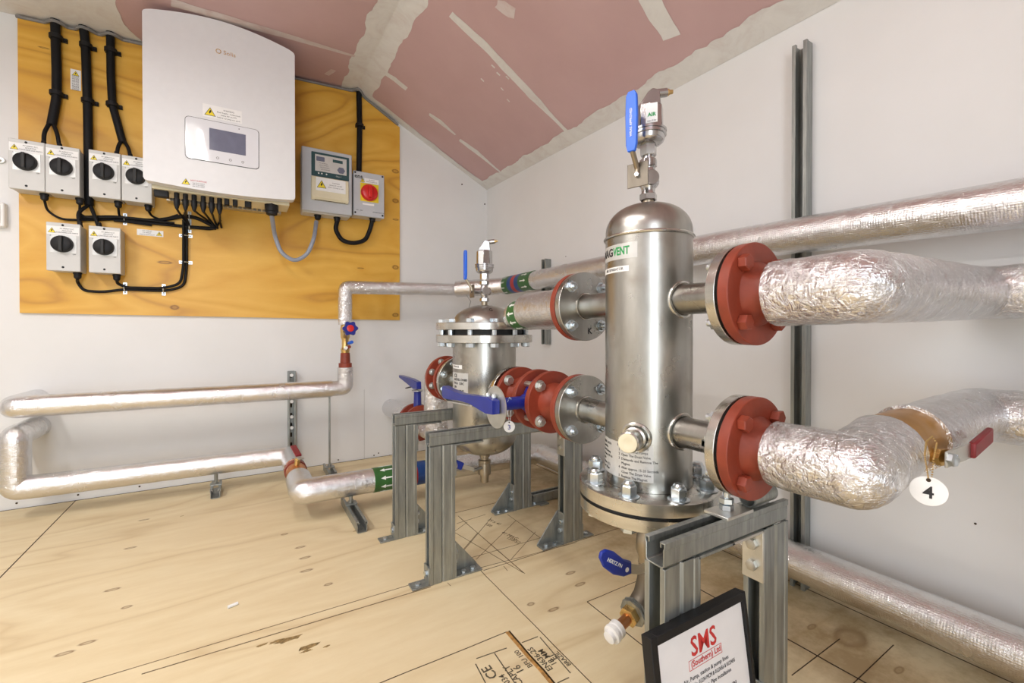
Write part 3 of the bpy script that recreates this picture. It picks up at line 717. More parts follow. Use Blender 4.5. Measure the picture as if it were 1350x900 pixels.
MB().box(.60, .682, yr-.0006, yr, 1.632, 1.660).build('sticker', 'sticker', rs); warn_tri(rs, (.590, 0, 1.646), .026, yr-.0003)
for i, t in enumerate(('PV SYSTEM', 'MAIN AC ISOLATOR')): text('small_print', t, .0068, 'ink', rs, (.642, yr-.0008, 1.651-.010*i), X_, Z_)
MB().box(.590, .655, yr-.0006, yr, 1.505, 1.515).build('sticker', 'sticker', rs)
for x, z in ((.549, 1.684), (.704, 1.684), (.549, 1.455), (.704, 1.455)): MB().cyl((x, yr-.001, z), (x, yr+.001, z), .0055, n=12).build('cover_screw', 'black', rs)
text('small_print', 'IP65   400V', .008, 'ink', rs, (.572, yr-.0003, 1.470), X_, Z_); text('small_print', 'ROTARY SWITCH', .008, 'ink', rs, (.68, yr-.0003, 1.468), X_, Z_)
gland(rs, .655, 2.69, 1.445, -1, .0165)

# grey trunking and fitting at the far left edge
o = thing('socket_box', 'white plastic box on the wall at the left edge below the first switch box', 'box', (-.93, YW, 1.2))
MB().box(-1.02, -.868, YW-.035, YW-.001, 1.215, 1.318).build('casing', 'white_pl', o, bevel=.006)
MB().box(-1.005, -.880, YW-.039, YW-.034, 1.228, 1.306).build('front_plate', 'white_pl', o, bevel=.003)
o = thing('wall_hook', 'small grey hook with screw at the left edge beside the switch box', 'hook', (-.87, YW, 1.50))
MB().cyl((-.885, YW-.012, 1.502), (-.885, YW-.0005, 1.502), .012, n=16).build('plate', 'galv_light', o, bevel=.001)
MB().tube([(-.885, YW-.012, 1.50), (-.90, YW-.03, 1.495), (-.93, YW-.03, 1.492)], .004, 8).build('hook_arm', 'galv_light', o)

# ================================================================== STRUT (channel) helpers
def strut_profile(w=.0413, h=.0413, t=.0013, lip=.0075):
    g_ = .0016; C = [(-w/2+lip+t, h/2-.009), (-w/2+lip+t, h/2-t), (-w/2+t, h/2-t), (-w/2+t, h/2-.0095), (-w/2+t+g_, h/2-.0115), (-w/2+t+g_, -h/2+t+.004), (-w/2+t+.0045, -h/2+t), (w/2-t-.0045, -h/2+t), (w/2-t-g_, -h/2+t+.004), (w/2-t-g_, h/2-.0115), (w/2-t, h/2-.0095), (w/2-t, h/2-t), (w/2-lip-t, h/2-t), (w/2-lip-t, h/2-.009)]
    L, R = [], []
    for i, (x, y) in enumerate(C):
        d = V((0, 0))
        p = V((x, y))
        n1 = None; n2 = None
        if i > 0: e = (p-V(C[i-1])).normalized(); n1 = V((-e.y, e.x))
        if i < len(C)-1: e = (V(C[i+1])-p).normalized(); n2 = V((-e.y, e.x))
        if n1 is None: n = n2; k = 1
        elif n2 is None: n = n1; k = 1
        else: n = (n1+n2).normalized(); k = 1/max(.5, n.dot(n1))
        L.append(p+n*t*k); R.append(p-n*t*k)
    return L, R
def strut(mb, p0, p1, open_dir, w=.0413, h=.0413):
    p0, p1, od = V(p0), V(p1), V(open_dir).normalized(); a = (p1-p0); s = a.normalized().cross(od)
    L, R = strut_profile(w, h); rows = []
    for base in (p0, p1):
        rows.append(([mb.bm.verts.new(base+s*q.x+od*q.y) for q in L], [mb.bm.verts.new(base+s*q.x+od*q.y) for q in R]))
    (La, Ra), (Lb, Rb) = rows; F = mb.bm.faces.new; n = len(L)
    for i in range(n-1):
        F((La[i], La[i+1], Lb[i+1], Lb[i])); F((Ra[i], Rb[i], Rb[i+1], Ra[i+1]))
        F((La[i], Ra[i], Ra[i+1], La[i+1])); F((Lb[i], Lb[i+1], Rb[i+1], Rb[i]))
    F((La[0], Lb[0], Rb[0], Ra[0])); F((La[-1], Ra[-1], Rb[-1], Lb[-1]))
def twin(mb, x0, y0, z0, z1):        # two channels back to back, open to -X and +X; x0 = left face, y0 = front face
    strut(mb, (x0+.02065, y0+.02065, z0), (x0+.02065, y0+.02065, z1), (-1, 0, 0)); strut(mb, (x0+.06195, y0+.02065, z0), (x0+.06195, y0+.02065, z1), (1, 0, 0))
def small_bracket(o, x, y0, s):      # little angle foot, s=+1 sticks out to +X
    mb = MB(); mb.box(min(x, x+s*.055), max(x, x+s*.055), y0, y0+.041, .0003, .0055); mb.box(min(x, x+s*.005), max(x, x+s*.005), y0, y0+.041, .0055, .055)
    q = mb.build('foot_bracket', 'galv', o, bevel=.001)
    MB().hex((x+s*.032, y0+.02, .0055), Z_, .009, .005).build('bolt', 'zinc', q); MB().hex((x+s*.005, y0+.02, .032), (s, 0, 0), .010, .006).build('bolt', 'zinc', q)
def gusset(o, x, y0, s, L=.095, H=.112):
    mb = MB(); mb.box(min(x, x+s*L), max(x, x+s*L), y0+.0, y0+.041, .0003, .005); mb.box(min(x, x+s*.005), max(x, x+s*.005), y0, y0+.041, .005, H)
    mb.prism([(x, y0+.038, .004), (x+s*L, y0+.038, .004), (x+s*(L-.004), y0+.038, .012), (x+s*.006, y0+.038, H), (x, y0+.038, H)], (0, .004, 0))
    q = mb.build('gusset_foot', 'galv', o, bevel=.0008)
    for xx, yy in ((.035, .014), (.070, .020)): MB().hex((x+s*xx, y0+yy, .005), Z_, .0085, .006).build('bolt', 'zinc', q)
    for z, yy in ((.045, .02), (.078, .014)): MB().hex((x+s*.005, y0+yy, z), (s, 0, 0), .009, .007).build('bolt', 'zinc', q)
def angle_top(o, x, y0, zt, s, mat='galv_light', H=.10):
    mb = MB(); mb.box(min(x, x+s*.005), max(x, x+s*.005), y0, y0+.041, zt-H, zt-.0005); mb.box(min(x, x+s*.10), max(x, x+s*.10), y0, y0+.041, zt-.0055, zt-.0005)
    q = mb.build('corner_bracket', mat, o, bevel=.001)
    for z in (zt-.032, zt-.072): MB().hex((x+s*.005, y0+.02, z), (s, 0, 0), .0105, .008).build('bolt', 'galv_light', q)
def stand(label, xa, xb, yf, zb, loc_y, feet=True, ext=.0):
    o = thing('strut_stand', label, 'stand', ((xa+xb)/2, yf+.02, 0), 'galvanised strut stands carrying the plant')
    for x0 in (xa, xb-.0826):
        mb = MB(); twin(mb, x0, yf, .0003, zb); mb.build('leg', 'galv', o, sharp=25, bevel=.0007)
    mb = MB(); strut(mb, (xa-ext, yf+.02065, zb+.02065), (xb, yf+.02065, zb+.02065), Z_); mb.build('crossbeam', 'galv', o, sharp=25, bevel=.0007)
    if feet:
        small_bracket(o, xa, yf, -1); gusset(o, xa+.0826, yf, 1); gusset(o, xb-.0826, yf, -1); small_bracket(o, xb, yf, 1)
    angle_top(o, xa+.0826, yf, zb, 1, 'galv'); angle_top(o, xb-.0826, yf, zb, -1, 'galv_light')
    return o
stand('galvanised strut stand behind the flanged vessel, furthest from the viewer', .4771, 1.0768, 1.6248, .4203, 0)
stand('galvanised strut stand in front of the flanged vessel, under the blue lever valve', .4799, 1.0751, 1.2754, .4203, 0)
near = stand('nearest galvanised strut stand under the tall vessel outlet, framed notice leaning on it', .5575, .9145, .4654, .4003, 0)

# wall struts
def wall_strut(label, mkfn, loc):
    o = thing('wall_strut', label, 'strut', loc, 'galvanised channels fixed to the walls'); mkfn(o); return o
def slotted(o, p0, p1, od, name='channel'):
    mb = MB(); p0, p1, od = V(p0), V(p1), V(od); a = (p1-p0).normalized(); s = a.cross(od)
    strut(mb, p0, p1, od); mb.build(name, 'galv', o)
    n = int((p1-p0).length/.055); mb = MB()
    for i in range(n):
        c = p0+a*(.03+i*.055)-od*(.0185); mb.lathe(c-a*.0, od, [(0, .0045), (.0012, .0045), (.0012, 0)], 10)
        mb.obox(c+od*.0004, a, s, od, .012, .0045, .0008)
    mb.build('slots', 'gap', o)
wall_strut('tall galvanised channel standing upright against the right wall', lambda o: slotted(o, (XW-.0208, .6975, .0), (XW-.0208, .6975, 1.632), (-1, 0, 0)), (XW-.02, .6975, 0))
wall_strut('short galvanised channel on the right wall behind the striped pipe band', lambda o: slotted(o, (XW-.0208, 2.02, .70), (XW-.0208, 2.02, 1.172), (-1, 0, 0)), (XW-.02, 2.02, .70))
o = wall_strut('low galvanised channel upright on the back wall behind the two left pipes', lambda o: slotted(o, (.2245, YW-.0208, .0), (.2245, YW-.0208, .552), (0, -1, 0)), (.2245, YW-.02, 0))
for z in (.53, .385, .30, .24): MB().cyl((.2245, YW-.040, z), (.2245, YW-.030, z), .009, n=12).build('washer', 'sticker', o)
o = thing('floor_strut', 'channel lying on the floor between the stands toward the right wall', 'strut', (1.27, 1.66, 0))
mb = MB(); strut(mb, (1.10, 1.66, .0215), (XW-.01, 1.66, .0215), Z_); mb.build('channel', 'galv', o)
MB().box(1.12, 1.165, 1.61, 1.64, .0003, .006).build('foot_plate', 'galv', o)
def foot_support(label, x, y0, y1, rod_y, ztop, rodr=.005, wide=.0413, tall=.0413):
    o = thing('pipe_support', label, 'support', (x, (y0+y1)/2, 0), 'small channel feet propping the pipes')
    mb = MB(); strut(mb, (x, y0, tall/2+.0005), (x, y1, tall/2+.0005), Z_, wide, tall); mb.build('base_channel', 'galv', o)
    MB().box(x-.024, x+.024, rod_y-.02, rod_y+.02, tall+.0005, tall+.006).build('plate', 'galv', o, bevel=.001)
    MB().hex((x, rod_y, tall+.006), Z_, .011, .010).build('nut', 'galv', o)
    MB().cyl((x, rod_y, tall+.006), (x, rod_y, ztop), rodr, n=10).build('rod', 'galv', o)
    return o
foot_support('channel foot with a tall thin rod up to the left horizontal pipe', .392, 2.45, 2.64, 2.55, .432)
foot_support('channel foot propping the floor pipe beside its green banded section', .385, 1.75, 2.08, 1.96, .078, .008)
foot_support('small channel foot under the lowest left pipe near the wall', -.116, 2.46, 2.62, 2.54, .096, .008)

# ================================================================== INSULATED PIPES
def pipe_run(label, segs, loc, corner=.022, name='insulated_pipe', group='foil lagged pipes'):
    o = thing(name, label, 'pipe', loc, group)
    for k, (pn_, path, r, mat, wob) in enumerate(segs):
        MB().tube(path, r, 44, corner=corner if len(path) > 2 else 0, step=.012, wob=wob, seed=k*3.7).build(pn_, mat, o, sharp=60)
    return o
def band(o, p0, p1, r, mats, name='marker_band'):
    p0, p1 = V(p0), V(p1); L = (p1-p0); t = 0; out = None
    for fr, mt_ in mats:
        q = MB().tube([p0+L*t, p0+L*(t+fr)], r, 44, step=.02).build(name, mt_, o); out = out or q; t += fr
    return out
def arrows(o, p0, dr, r, n, L=.07, sgn=1, a_off=0, w=.008, cnt=None):
    # white flow arrows wrapped round a band; p0 centre of band, dr unit flow direction
    p0, dr = V(p0), V(dr).normalized(); _, u, w_ = frame_of(dr)
    for k in range(n):
        a = a_off+2*PI*k/n; mb = MB()
        def P(s, tt, rr): ang = a+tt/r; return p0+dr*s+(u*math.cos(ang)+w_*math.sin(ang))*rr
        sh = [(-L/2, -w/3), (L*.18, -w/3), (L*.18, -w), (L/2, 0), (L*.18, w), (L*.18, w/3), (-L/2, w/3)]
        A = [mb.bm.verts.new(P(s, t, r+.0002)) for s, t in sh]; B = [mb.bm.verts.new(P(s, t, r+.0012)) for s, t in sh]
        f = mb.bm.faces.new(B); mb.bm.faces.new(A[::-1])
        for i in range(len(A)): mb.bm.faces.new((A[i], A[(i+1) % len(A)], B[(i+1) % len(A)], B[i]))
        mb.build('flow_arrow', 'white_ink', o)
def band_text(o, p0, dr, r, n, body, size):
    p0, dr = V(p0), V(dr).normalized(); _, u, w_ = frame_of(dr)
    for k in range(n):
        a = 2*PI*k/n+.2; c = p0+(u*math.cos(a)+w_*math.sin(a))*(r+.0006); up = (-u*math.sin(a)+w_*math.cos(a))
        nn = (u*math.cos(a)+w_*math.sin(a)); rt = up.cross(nn)
        text('band_print', body, size, 'white_ink', o, c, rt, up, ext=.0006)

# run 1: high on the right wall, round the corner to the handwheel valve
YP = 2.53
run1 = pipe_run('foil lagged pipe running high along the right wall and across the corner above the vessel', [
    ('lagging', [(1.35, -1.45, .985), (1.35, .3, 1.033), (1.35, .95, 1.052), (1.35, 1.62, 1.0505), (1.35, 2.30, 1.046), (1.13, 2.53, 1.033)], .0505, 'foil', .0007),
    ('thin_lagging', [(1.14, 2.53, 1.030), (.47, YP, 1.010), (.47, YP, .808)], .036, 'foil_rough', .0012)], (1.35, .6, 1.0))
bd = band(run1, (1.35, 2.30, 1.0465), (1.35, 1.99, 1.0487), .0520, [(.27, 'band_green'), (.13, 'band_blue'), (.12, 'band_red'), (.13, 'band_blue'), (.35, 'band_green')])
arrows(bd, (1.35, 2.045, 1.0483), (0, -1, 0), .0520, 9, .055, w=.0075)
band_text(bd, (1.35, 2.262, 1.0467), (0, 1, 0), .0520, 10, 'HEAT', .014)
MB().tube([(1.13, 2.40, .99), (1.15, 2.38, .95), (1.13, 2.37, .90)], .002, 6).build('loose_wire', 'galv', run1)
# run 2: below the handwheel valve and left to the wall
run2 = pipe_run('upper of two foil lagged pipes along the bottom of the back wall', [
    ('lagging', [(.47, YP, .578), (.47, YP, .468), (.38, YP, .4655)], .0405, 'foil_rough', .0012),
    ('lagging', [(.40, YP, .466), (-.785, YP, .472), (-.785, YW+.01, .472)], .0445, 'foil', .0011)], (-.2, YP, .43))
# run 3: lower left run to the red ball valve
run3 = pipe_run('lower foil lagged pipe along the back wall, rising at its left end', [
    ('lagging', [(-.785, YW+.01, .351), (-.785, 2.545, .351), (-.785, 2.545, .143), (.2, YP, .140), (.2, 2.285, .136)], .0465, 'foil', .0012)], (-.3, YP, .09))
# run 4: from the red ball valve along the floor and the right wall
run4 = pipe_run('foil lagged pipe low over the floor, turning to follow the foot of the right wall', [
    ('lagging', [(.2, 2.115, .133), (.2, 1.96, .128), (1.35, 1.96, .120), (1.352, -1.45, .108)], .0505, 'foil', .0011)], (1.0, 1.5, .07))
bd = band(run4, (.475, 1.96, .1262), (.80, 1.96, .1240), .0520, [(.34, 'band_green'), (.14, 'band_blue'), (.10, 'band_red'), (.14, 'band_blue'), (.28, 'band_green')])
arrows(bd, (.531, 1.96, .1258), (-1, 0, 0), .0520, 9, .062, w=.0085)
band_text(bd, (.765, 1.96, .1242), (1, 0, 0), .0520, 10, 'RETURN', .013)

# handwheel valve on the riser
hv = thing('regulating_valve', 'brass valve with blue star handwheel and red centre on the left riser', 'valve', (.47, YP, .576))
MB().lathe((.47, YP, .655), Z_, [(0, .021), (.02, .024), (.03, .018), (.07, .018), (.085, .024), (.13, .026), (.15, .022), (.155, .016)], 20).build('body', 'brass', hv)
MB().lathe((.47, YP, .578), Z_, [(0, .034), (.022, .034), (.024, .026), (.075, .024), (.08, .02)], 24).build('red_coupling', 'red', hv)
MB().cyl((.47, YP, .735), (.462, YP-.055, .775), .014, n=16).build('bonnet', 'brass', hv)
def star(c, axis, R, h, n=6, depth=.22):
    a, u, w = frame_of(axis); mb = MB(); P = []
    for k in range(n*8):
        t = 2*PI*k/(n*8); rr = R*(1-depth*(.5-.5*math.cos(n*t))); P.append(V(c)+u*rr*math.cos(t)+w*rr*math.sin(t))
    mb.prism(P, a*h); return mb
hw = star((.482, YP-.062, .786), (-.05, -1, .1), .040, .022, 6).build('handwheel', 'blue', hv, bevel=.003)
MB().lathe((.4805, YP-.084, .788), (-.05, -1, .1), [(0, .018), (.003, .018), (.004, .015), (.004, 0)], 20).build('red_centre', 'knob_red', hw)
for dx, dz, mt_ in ((.025, -.06, 'blue_grip'), (.012, -.085, 'red'), (-.005, -.09, 'white_pl')):
    MB().cyl((.47+dx*.6, YP-.018, .768+dz), (.47+dx, YP-.052, .775+dz), .009, n=14).build('test_point', mt_, hv, bevel=.001)
# ball valve on the low left run
bv = thing('ball_valve', 'brass ball valve with short red lever on the floor pipe elbow', 'valve', (.2, 2.2, .10))
MB().lathe((.2, 2.30, .136), (0, -1, 0), [(0, .032), (.03, .038), (.045, .030), (.075, .043), (.10, .043), (.125, .030), (.14, .038), (.19, .036)], 24).build('body', 'copper', bv)
MB().lathe((.2, 2.262, .136), (0, -1, 0), [(0, .047), (.03, .047)], 24).build('red_collar', 'red', bv)
MB().cyl((.2, 2.20, .17), (.205, 2.20, .205), .011, n=12).build('stem', 'brass', bv)
MB().obox((.212, 2.19, .206), (.3, -1, .0), (1, .3, 0), Z_, .022, .011, .003).build('lever', 'galv_light', bv, bevel=.001)
MB().obox((.203, 2.265, .222), (-.15, 1, .25), (1, .15, 0), Z_, .050, .013, .005).build('red_grip', 'red_grip', bv, bevel=.003)

# incoming pipe from the back wall, riser to the vessel
XA, ZL, ZH = .7824, .5626, .8378
run5 = pipe_run('foil lagged pipe from the back wall, rising behind the flanged vessel', [
    ('lagging', [(XA, YW+.01, .296), (XA, 2.335, .296)], .054, 'foil', .0010),
    ('riser_lagging', [(XA, 2.21, .296), (XA, 2.00, .296), (XA, 2.00, ZL), (XA, 1.915, ZL)], .056, 'foil_rough', .0016)], (XA, 2.3, .24))
run6 = pipe_run('short foil lagged pipe behind the upper inlet flange of the tall vessel', [
    ('lagging', [(XA, .968, ZH), (XA, 1.195, ZH)], .056, 'foil', .0016),
    ('thin_lagging', [(XA-.004, 1.19, ZH-.008), (XA-.004, 1.275, ZH-.014), (XW+.01, 1.30, ZH-.014)], .046, 'foil', .0010)], (XA, 1.1, .78))
bd = band(run6, (XA-.004, 1.20, ZH-.0085), (XA-.004, 1.250, ZH-.0125), .0478, [(1, 'band_green')])
arrows(bd, (XA-.004, 1.224, ZH-.0105), (0, 1, -.08), .0478, 10, .036, w=.0075)
# outlets toward the viewer
run7 = pipe_run('fat foil lagged pipe from the tall vessel\'s upper outlet, bending to the right wall', [
    ('lagging', [(XA, .418, ZH-.002), (XA, .30, ZH), (1.35, .30, ZH+.015), (1.352, -1.45, ZH+.02)], .0555, 'foil_rough', .0019)], (XA, .3, .78), corner=.018)
run8 = pipe_run('fat foil lagged pipe from the lower outlet of the tall vessel to the wrapped valve', [
    ('lagging', [(XA, .418, ZL-.002), (XA, .305, ZL), (.890, .305, ZL+.020)], .0555, 'foil_rough', .0017)], (XA, .3, .5), corner=.006)
run9 = pipe_run('foil lagged pipe right of the wrapped valve, turning along the right wall', [
    ('lagging', [(.985, .302, ZL+.025), (1.35, .300, ZL+.033), (1.352, -1.45, ZL+.02)], .0550, 'foil_rough', .0024)], (1.3, .3, .5), corner=.03)

# wrapped ball valve with tag 4
wv = thing('wrapped_ball_valve', 'brown wrapped ball valve with dark red lever between foil pipes, right side', 'valve', (1.0, .302, .5))
MB().tube([(.882, .305, ZL+.020), (.992, .302, ZL+.026)], .0510, 40, step=.006, wob=.001).build('body_wrap', 'brown', wv)
MB().ring((.978, .302, ZL+.025), X_, .05, .0565, .014, 40).build('foil_collar', 'foil_rough', wv)
c = V((.922, .262, .578)); dv = V((-.25, -1, .02)).normalized()
MB().cyl(c, c+dv*.022, .012, n=16).build('gland_nut', 'brass', wv, bevel=.001)
MB().hex(c+dv*.016, dv, .014, .008).build('stem_nut', 'brass', wv)
lv = V((1, -.05, .03)).normalized(); e = V((.903, .232, .580))
MB().obox(e+lv*.040, lv, Z_, dv, .048, .012, .002).build('lever', 'galv_light', wv, bevel=.001)
MB().hex(e+dv*.002, dv, .010, .008).build('lever_nut', 'zinc', wv)
MB().obox(e+lv*.118+V((0, -.003, .008)), (1, -.05, .22), Z_, dv, .040, .0125, .005).build('lever_grip', 'red_grip', wv, bevel=.003)

def chain(mb, P, r=.0013, gap=.0036):
    P = [V(p) for p in P]
    for a, b_ in zip(P, P[1:]):
        n = max(1, int((b_-a).length/gap))
        for k in range(n): mb.sphere(a.lerp(b_, k/n), r, 6)
def tagdisc(label, c, num, loop, r, mat='ink'):
    c = V(c); o = thing('number_tag', label, 'tag', c, 'numbered valve tags on bead chains')
    nrm = (V((0, 0, CAMH))-c); nrm.z = 0; nrm.normalize(); rt = V((-nrm.y, nrm.x, 0)); 
    MB().lathe(c-nrm*.0008, nrm, [(0, r), (.0016, r)], 32).build('disc', 'white_pl', o, bevel=.0004)
    MB().lathe(c+Z_*r*.76+nrm*.0008, nrm, [(0, r*.13), (.0004, r*.13)], 12).build('hole', 'gap', o)
    text('number', num, r*1.15, mat, o, c-Z_*r*.12+nrm*.0009, rt, Z_, bold=r*.02)
    mb = MB(); q = c+Z_*r*.8
    chain(mb, [q]+[V(p) for p in loop]+[q+rt*.003]); mb.build('bead_chain', 'brass' if num == '4' else 'zinc', o)
p4 = on(1224, 647, Y=.232)
tagdisc('round white tag numbered 4 hanging from the wrapped valve at right', p4, '4', [on(1219, 600, Y=.228), on(1221, 582, Y=.240), on(1229, 575, Y=.244), on(1235, 584, Y=.238), on(1231, 605, Y=.228)], .0205)

# ================================================================== FLANGES
def flange(mb, y0, y1, R, z, x=XA, n=48): mb.cyl((x, y0, z), (x, y1, z), R, n=n)
def bolts_y(o, y, z, R, k, a0, s, r=.0125, h=.011, mat='zinc', shank=.010, nutn='nut', x=XA):
    for i in range(k):
        a = a0+2*PI*i/k; p = V((x+R*math.cos(a), y, z+R*math.sin(a)))
        mb = MB(); mb.lathe(p, (0, s, 0), [(0, r*1.25), (.002, r*1.25)], 16); mb.hex(p+V((0, s*.002, 0)), (0, s, 0), r, h, a0=a)
        if shank: mb.cyl(p+V((0, s*(h+.001), 0)), p+V((0, s*(h+shank), 0)), r*.55, n=12)
        mb.build(nutn, mat, o)
RF, RB = .0915, .0720
# ------------- tall vessel
TX, TY, RT = XA, .7022, .0944
tk = thing('separator_vessel', 'tall brushed stainless separator vessel on a bolted base flange', 'vessel', (TX, TY, .35))
MB().lathe((TX, TY, .437), Z_, [(0, RT), (.545, RT)], 72).build('shell', 'steel', tk)
MB().lathe((TX, TY, .979), Z_, [(0, RT), (.012, RT)]+[(.012+.066*math.sin(t), RT*math.cos(t)**.8) for t in [PI/2*k/14 for k in range(1, 14)]]+[(.078, 0)], 72).build('domed_cap', 'steel', tk, sharp=50)
MB().tube([(TX+(RT+.001)*math.cos(t), TY+(RT+.001)*math.sin(t), .979) for t in [2*PI*k/72 for k in range(72)]], .0035, 8, closed=True, wob=.0006).build('weld_bead', 'steel_rim', tk)
bf = MB().lathe((TX, TY, .411), Z_, [(0, .1525), (.024, .1525), (.0255, .150), (.0255, RT-.002)], 96).build('base_flange', 'steel_rim', tk)
MB().cyl((TX, TY, .4035), (TX, TY, .411), .145, n=72).build('gasket', 'rubber', tk)
MB().lathe((TX, TY, .378), Z_, [(0, .1500), (.0015, .1525), (.0255, .1525)], 96).build('blind_flange', 'steel_rim', tk)
for i in range(8):
    a = math.radians(-155+45*i); p = V((TX+.126*math.cos(a), TY+.126*math.sin(a), .4368))
    mb = MB(); mb.lathe(p, Z_, [(0, .0215), (.002, .0215), (.004, .017)], 24); mb.hex(p+Z_*.003, Z_, .0165, .021, a0=a); mb.lathe(p+Z_*.024, Z_, [(0, .0115), (.004, .0115), (.008, .008), (.008, 0)], 16)
    mb.build('base_nut', 'zinc', tk)
    q = V((p.x, p.y, .378)); MB().hex(q, (0, 0, -1), .0165, .013, a0=a).build('bolt_head', 'zinc', tk)
def weld_ring(parent, x, z, s, r, R=RT, cy=TY):
    P = []
    for k in range(48):
        t = 2*PI*k/48; dx = (r+.004)*math.cos(t); dz = (r+.004)*math.sin(t); P.append((x+dx, cy+s*(math.sqrt(R*R-dx*dx)+.001), z+dz))
    MB().tube(P, .004, 8, closed=True, wob=.0012).build('weld_bead', 'steel_rim', parent)
Y1, Y2 = .9136, .4503
for z in (ZL, ZH):
    for s, ye in ((1, Y1), (-1, .491)):
        st = MB().cyl((XA, TY+s*.07, z), (XA, ye+s*.002, z), .0315, n=40).build('pipe_stub', 'steel', tk)
        weld_ring(st, XA, z, s, .0315)
        if s > 0:
            mb = MB(); flange(mb, Y1, Y1+.018, RF, z); fl = mb.build('stub_flange', 'steel', st, bevel=.0012)
            MB().tube([(XA+.034*math.cos(2*PI*k/40), Y1-.001, z+.034*math.sin(2*PI*k/40)) for k in range(40)], .0028, 8, closed=True).build('weld_bead', 'steel_rim', st)
            bolts_y(st, Y1, z, RB, 4, PI/4, -1)
        else:
            mb = MB(); flange(mb, .4755, .4935, RF, z); fl = mb.build('stub_flange', 'steel_rim', st, bevel=.0012)
            bolts_y(st, .4935, z, RB, 4, PI/4, 1)
text('stamped_letter', 'K', .024, 'ink', tk, (XA+.012, Y1-.0006, ZH-.066), X_, Z_, bold=.0002)
# angled plug
na = V((-.89, -.46, 0)).normalized(); pc = V((TX, TY, .5505))
nz = MB().lathe(pc+na*.088, na, [(0, .0235), (.020, .0235), (.022, .020), (.040, .020), (.042, .0215), (.058, .0215), (.060, .019)], 28).build('plug_socket', 'steel_rim', tk)
MB().lathe(pc+na*.148, na, [(0, .019), (.004, .019), (.005, .016), (.003, .008), (.001, 0)], 24).build('white_plug', 'cream', nz)
P = []
for k in range(40):
    t = 2*PI*k/40; a = math.asin(.028*math.cos(t)/RT); an = math.atan2(na.y, na.x)+a; P.append((TX+(RT+.001)*math.cos(an), TY+(RT+.001)*math.sin(an), pc.z+.028*math.sin(t)))
MB().tube(P, .0042, 8, closed=True, wob=.002).build('weld_bead', 'steel_rim', tk)
# labels on the vessel
VA = math.atan2(-TY, -TX)
def va(deg): return VA+math.radians(deg)
lb = patch(MB(), TX, TY, RT, va(-98), va(-13), .9255, .9585).build('name_label', 'silver_label', tk)
text('name_print', 'MAG', .024, 'ink', lb, 0, 0, 0, 'RIGHT', .0007, .0004, (TX, TY, RT+.0004, va(-50), .942), sx=1.0)
text('name_print', 'VENT', .024, 'green_ink', lb, 0, 0, 0, 'LEFT', .0007, .0004, (TX, TY, RT+.0004, va(-49.5), .942), sx=.72)
lb = patch(MB(), TX, TY, RT, va(-98), va(-24), .8985, .9105).build('strip_label', 'sticker', tk)
text('strip_print', 'AIR SEPARATOR', .0085, 'ink', lb, 0, 0, 0, 'RIGHT', 0, .0004, (TX, TY, RT+.0004, va(-32), .9045))
lb = patch(MB(), TX, TY, RT, va(-110), va(7), .459, .535).build('instruction_label', 'silver_label', tk)
text('heading_print', 'Flushing Instructions', .0085, 'ink', lb, 0, 0, 0, 'CENTER', 0, .0004, (TX, TY, RT+.0004, va(-20), .5285))
for i, t in enumerate(('1  Turn Off The Pumps', '2  Open The Drain Valve', '3  Dismantle and Remove The', '    Magnet', '4  After approx 15-20 Seconds', '    Close The Drain Valve', '5  Replace The Magnet')):
    text('line_print', t, .0075, 'ink', lb, 0, 0, 0, 'LEFT', 0, .0004, (TX, TY, RT+.0004, va(-39), .519-.0092*i), sx=.92)
for i, t in enumerate(('VESSEL DATA', 'Serial No', 'Max Working', 'Pressure  PN 16', 'Date', 'Volume  12 L', 'Test  24 bar')):
    text('line_print', t, .0075, 'ink', lb, 0, 0, 0, 'LEFT', 0, .0004, (TX, TY, RT+.0004, va(-78), .525-.0092*i), sx=.9)

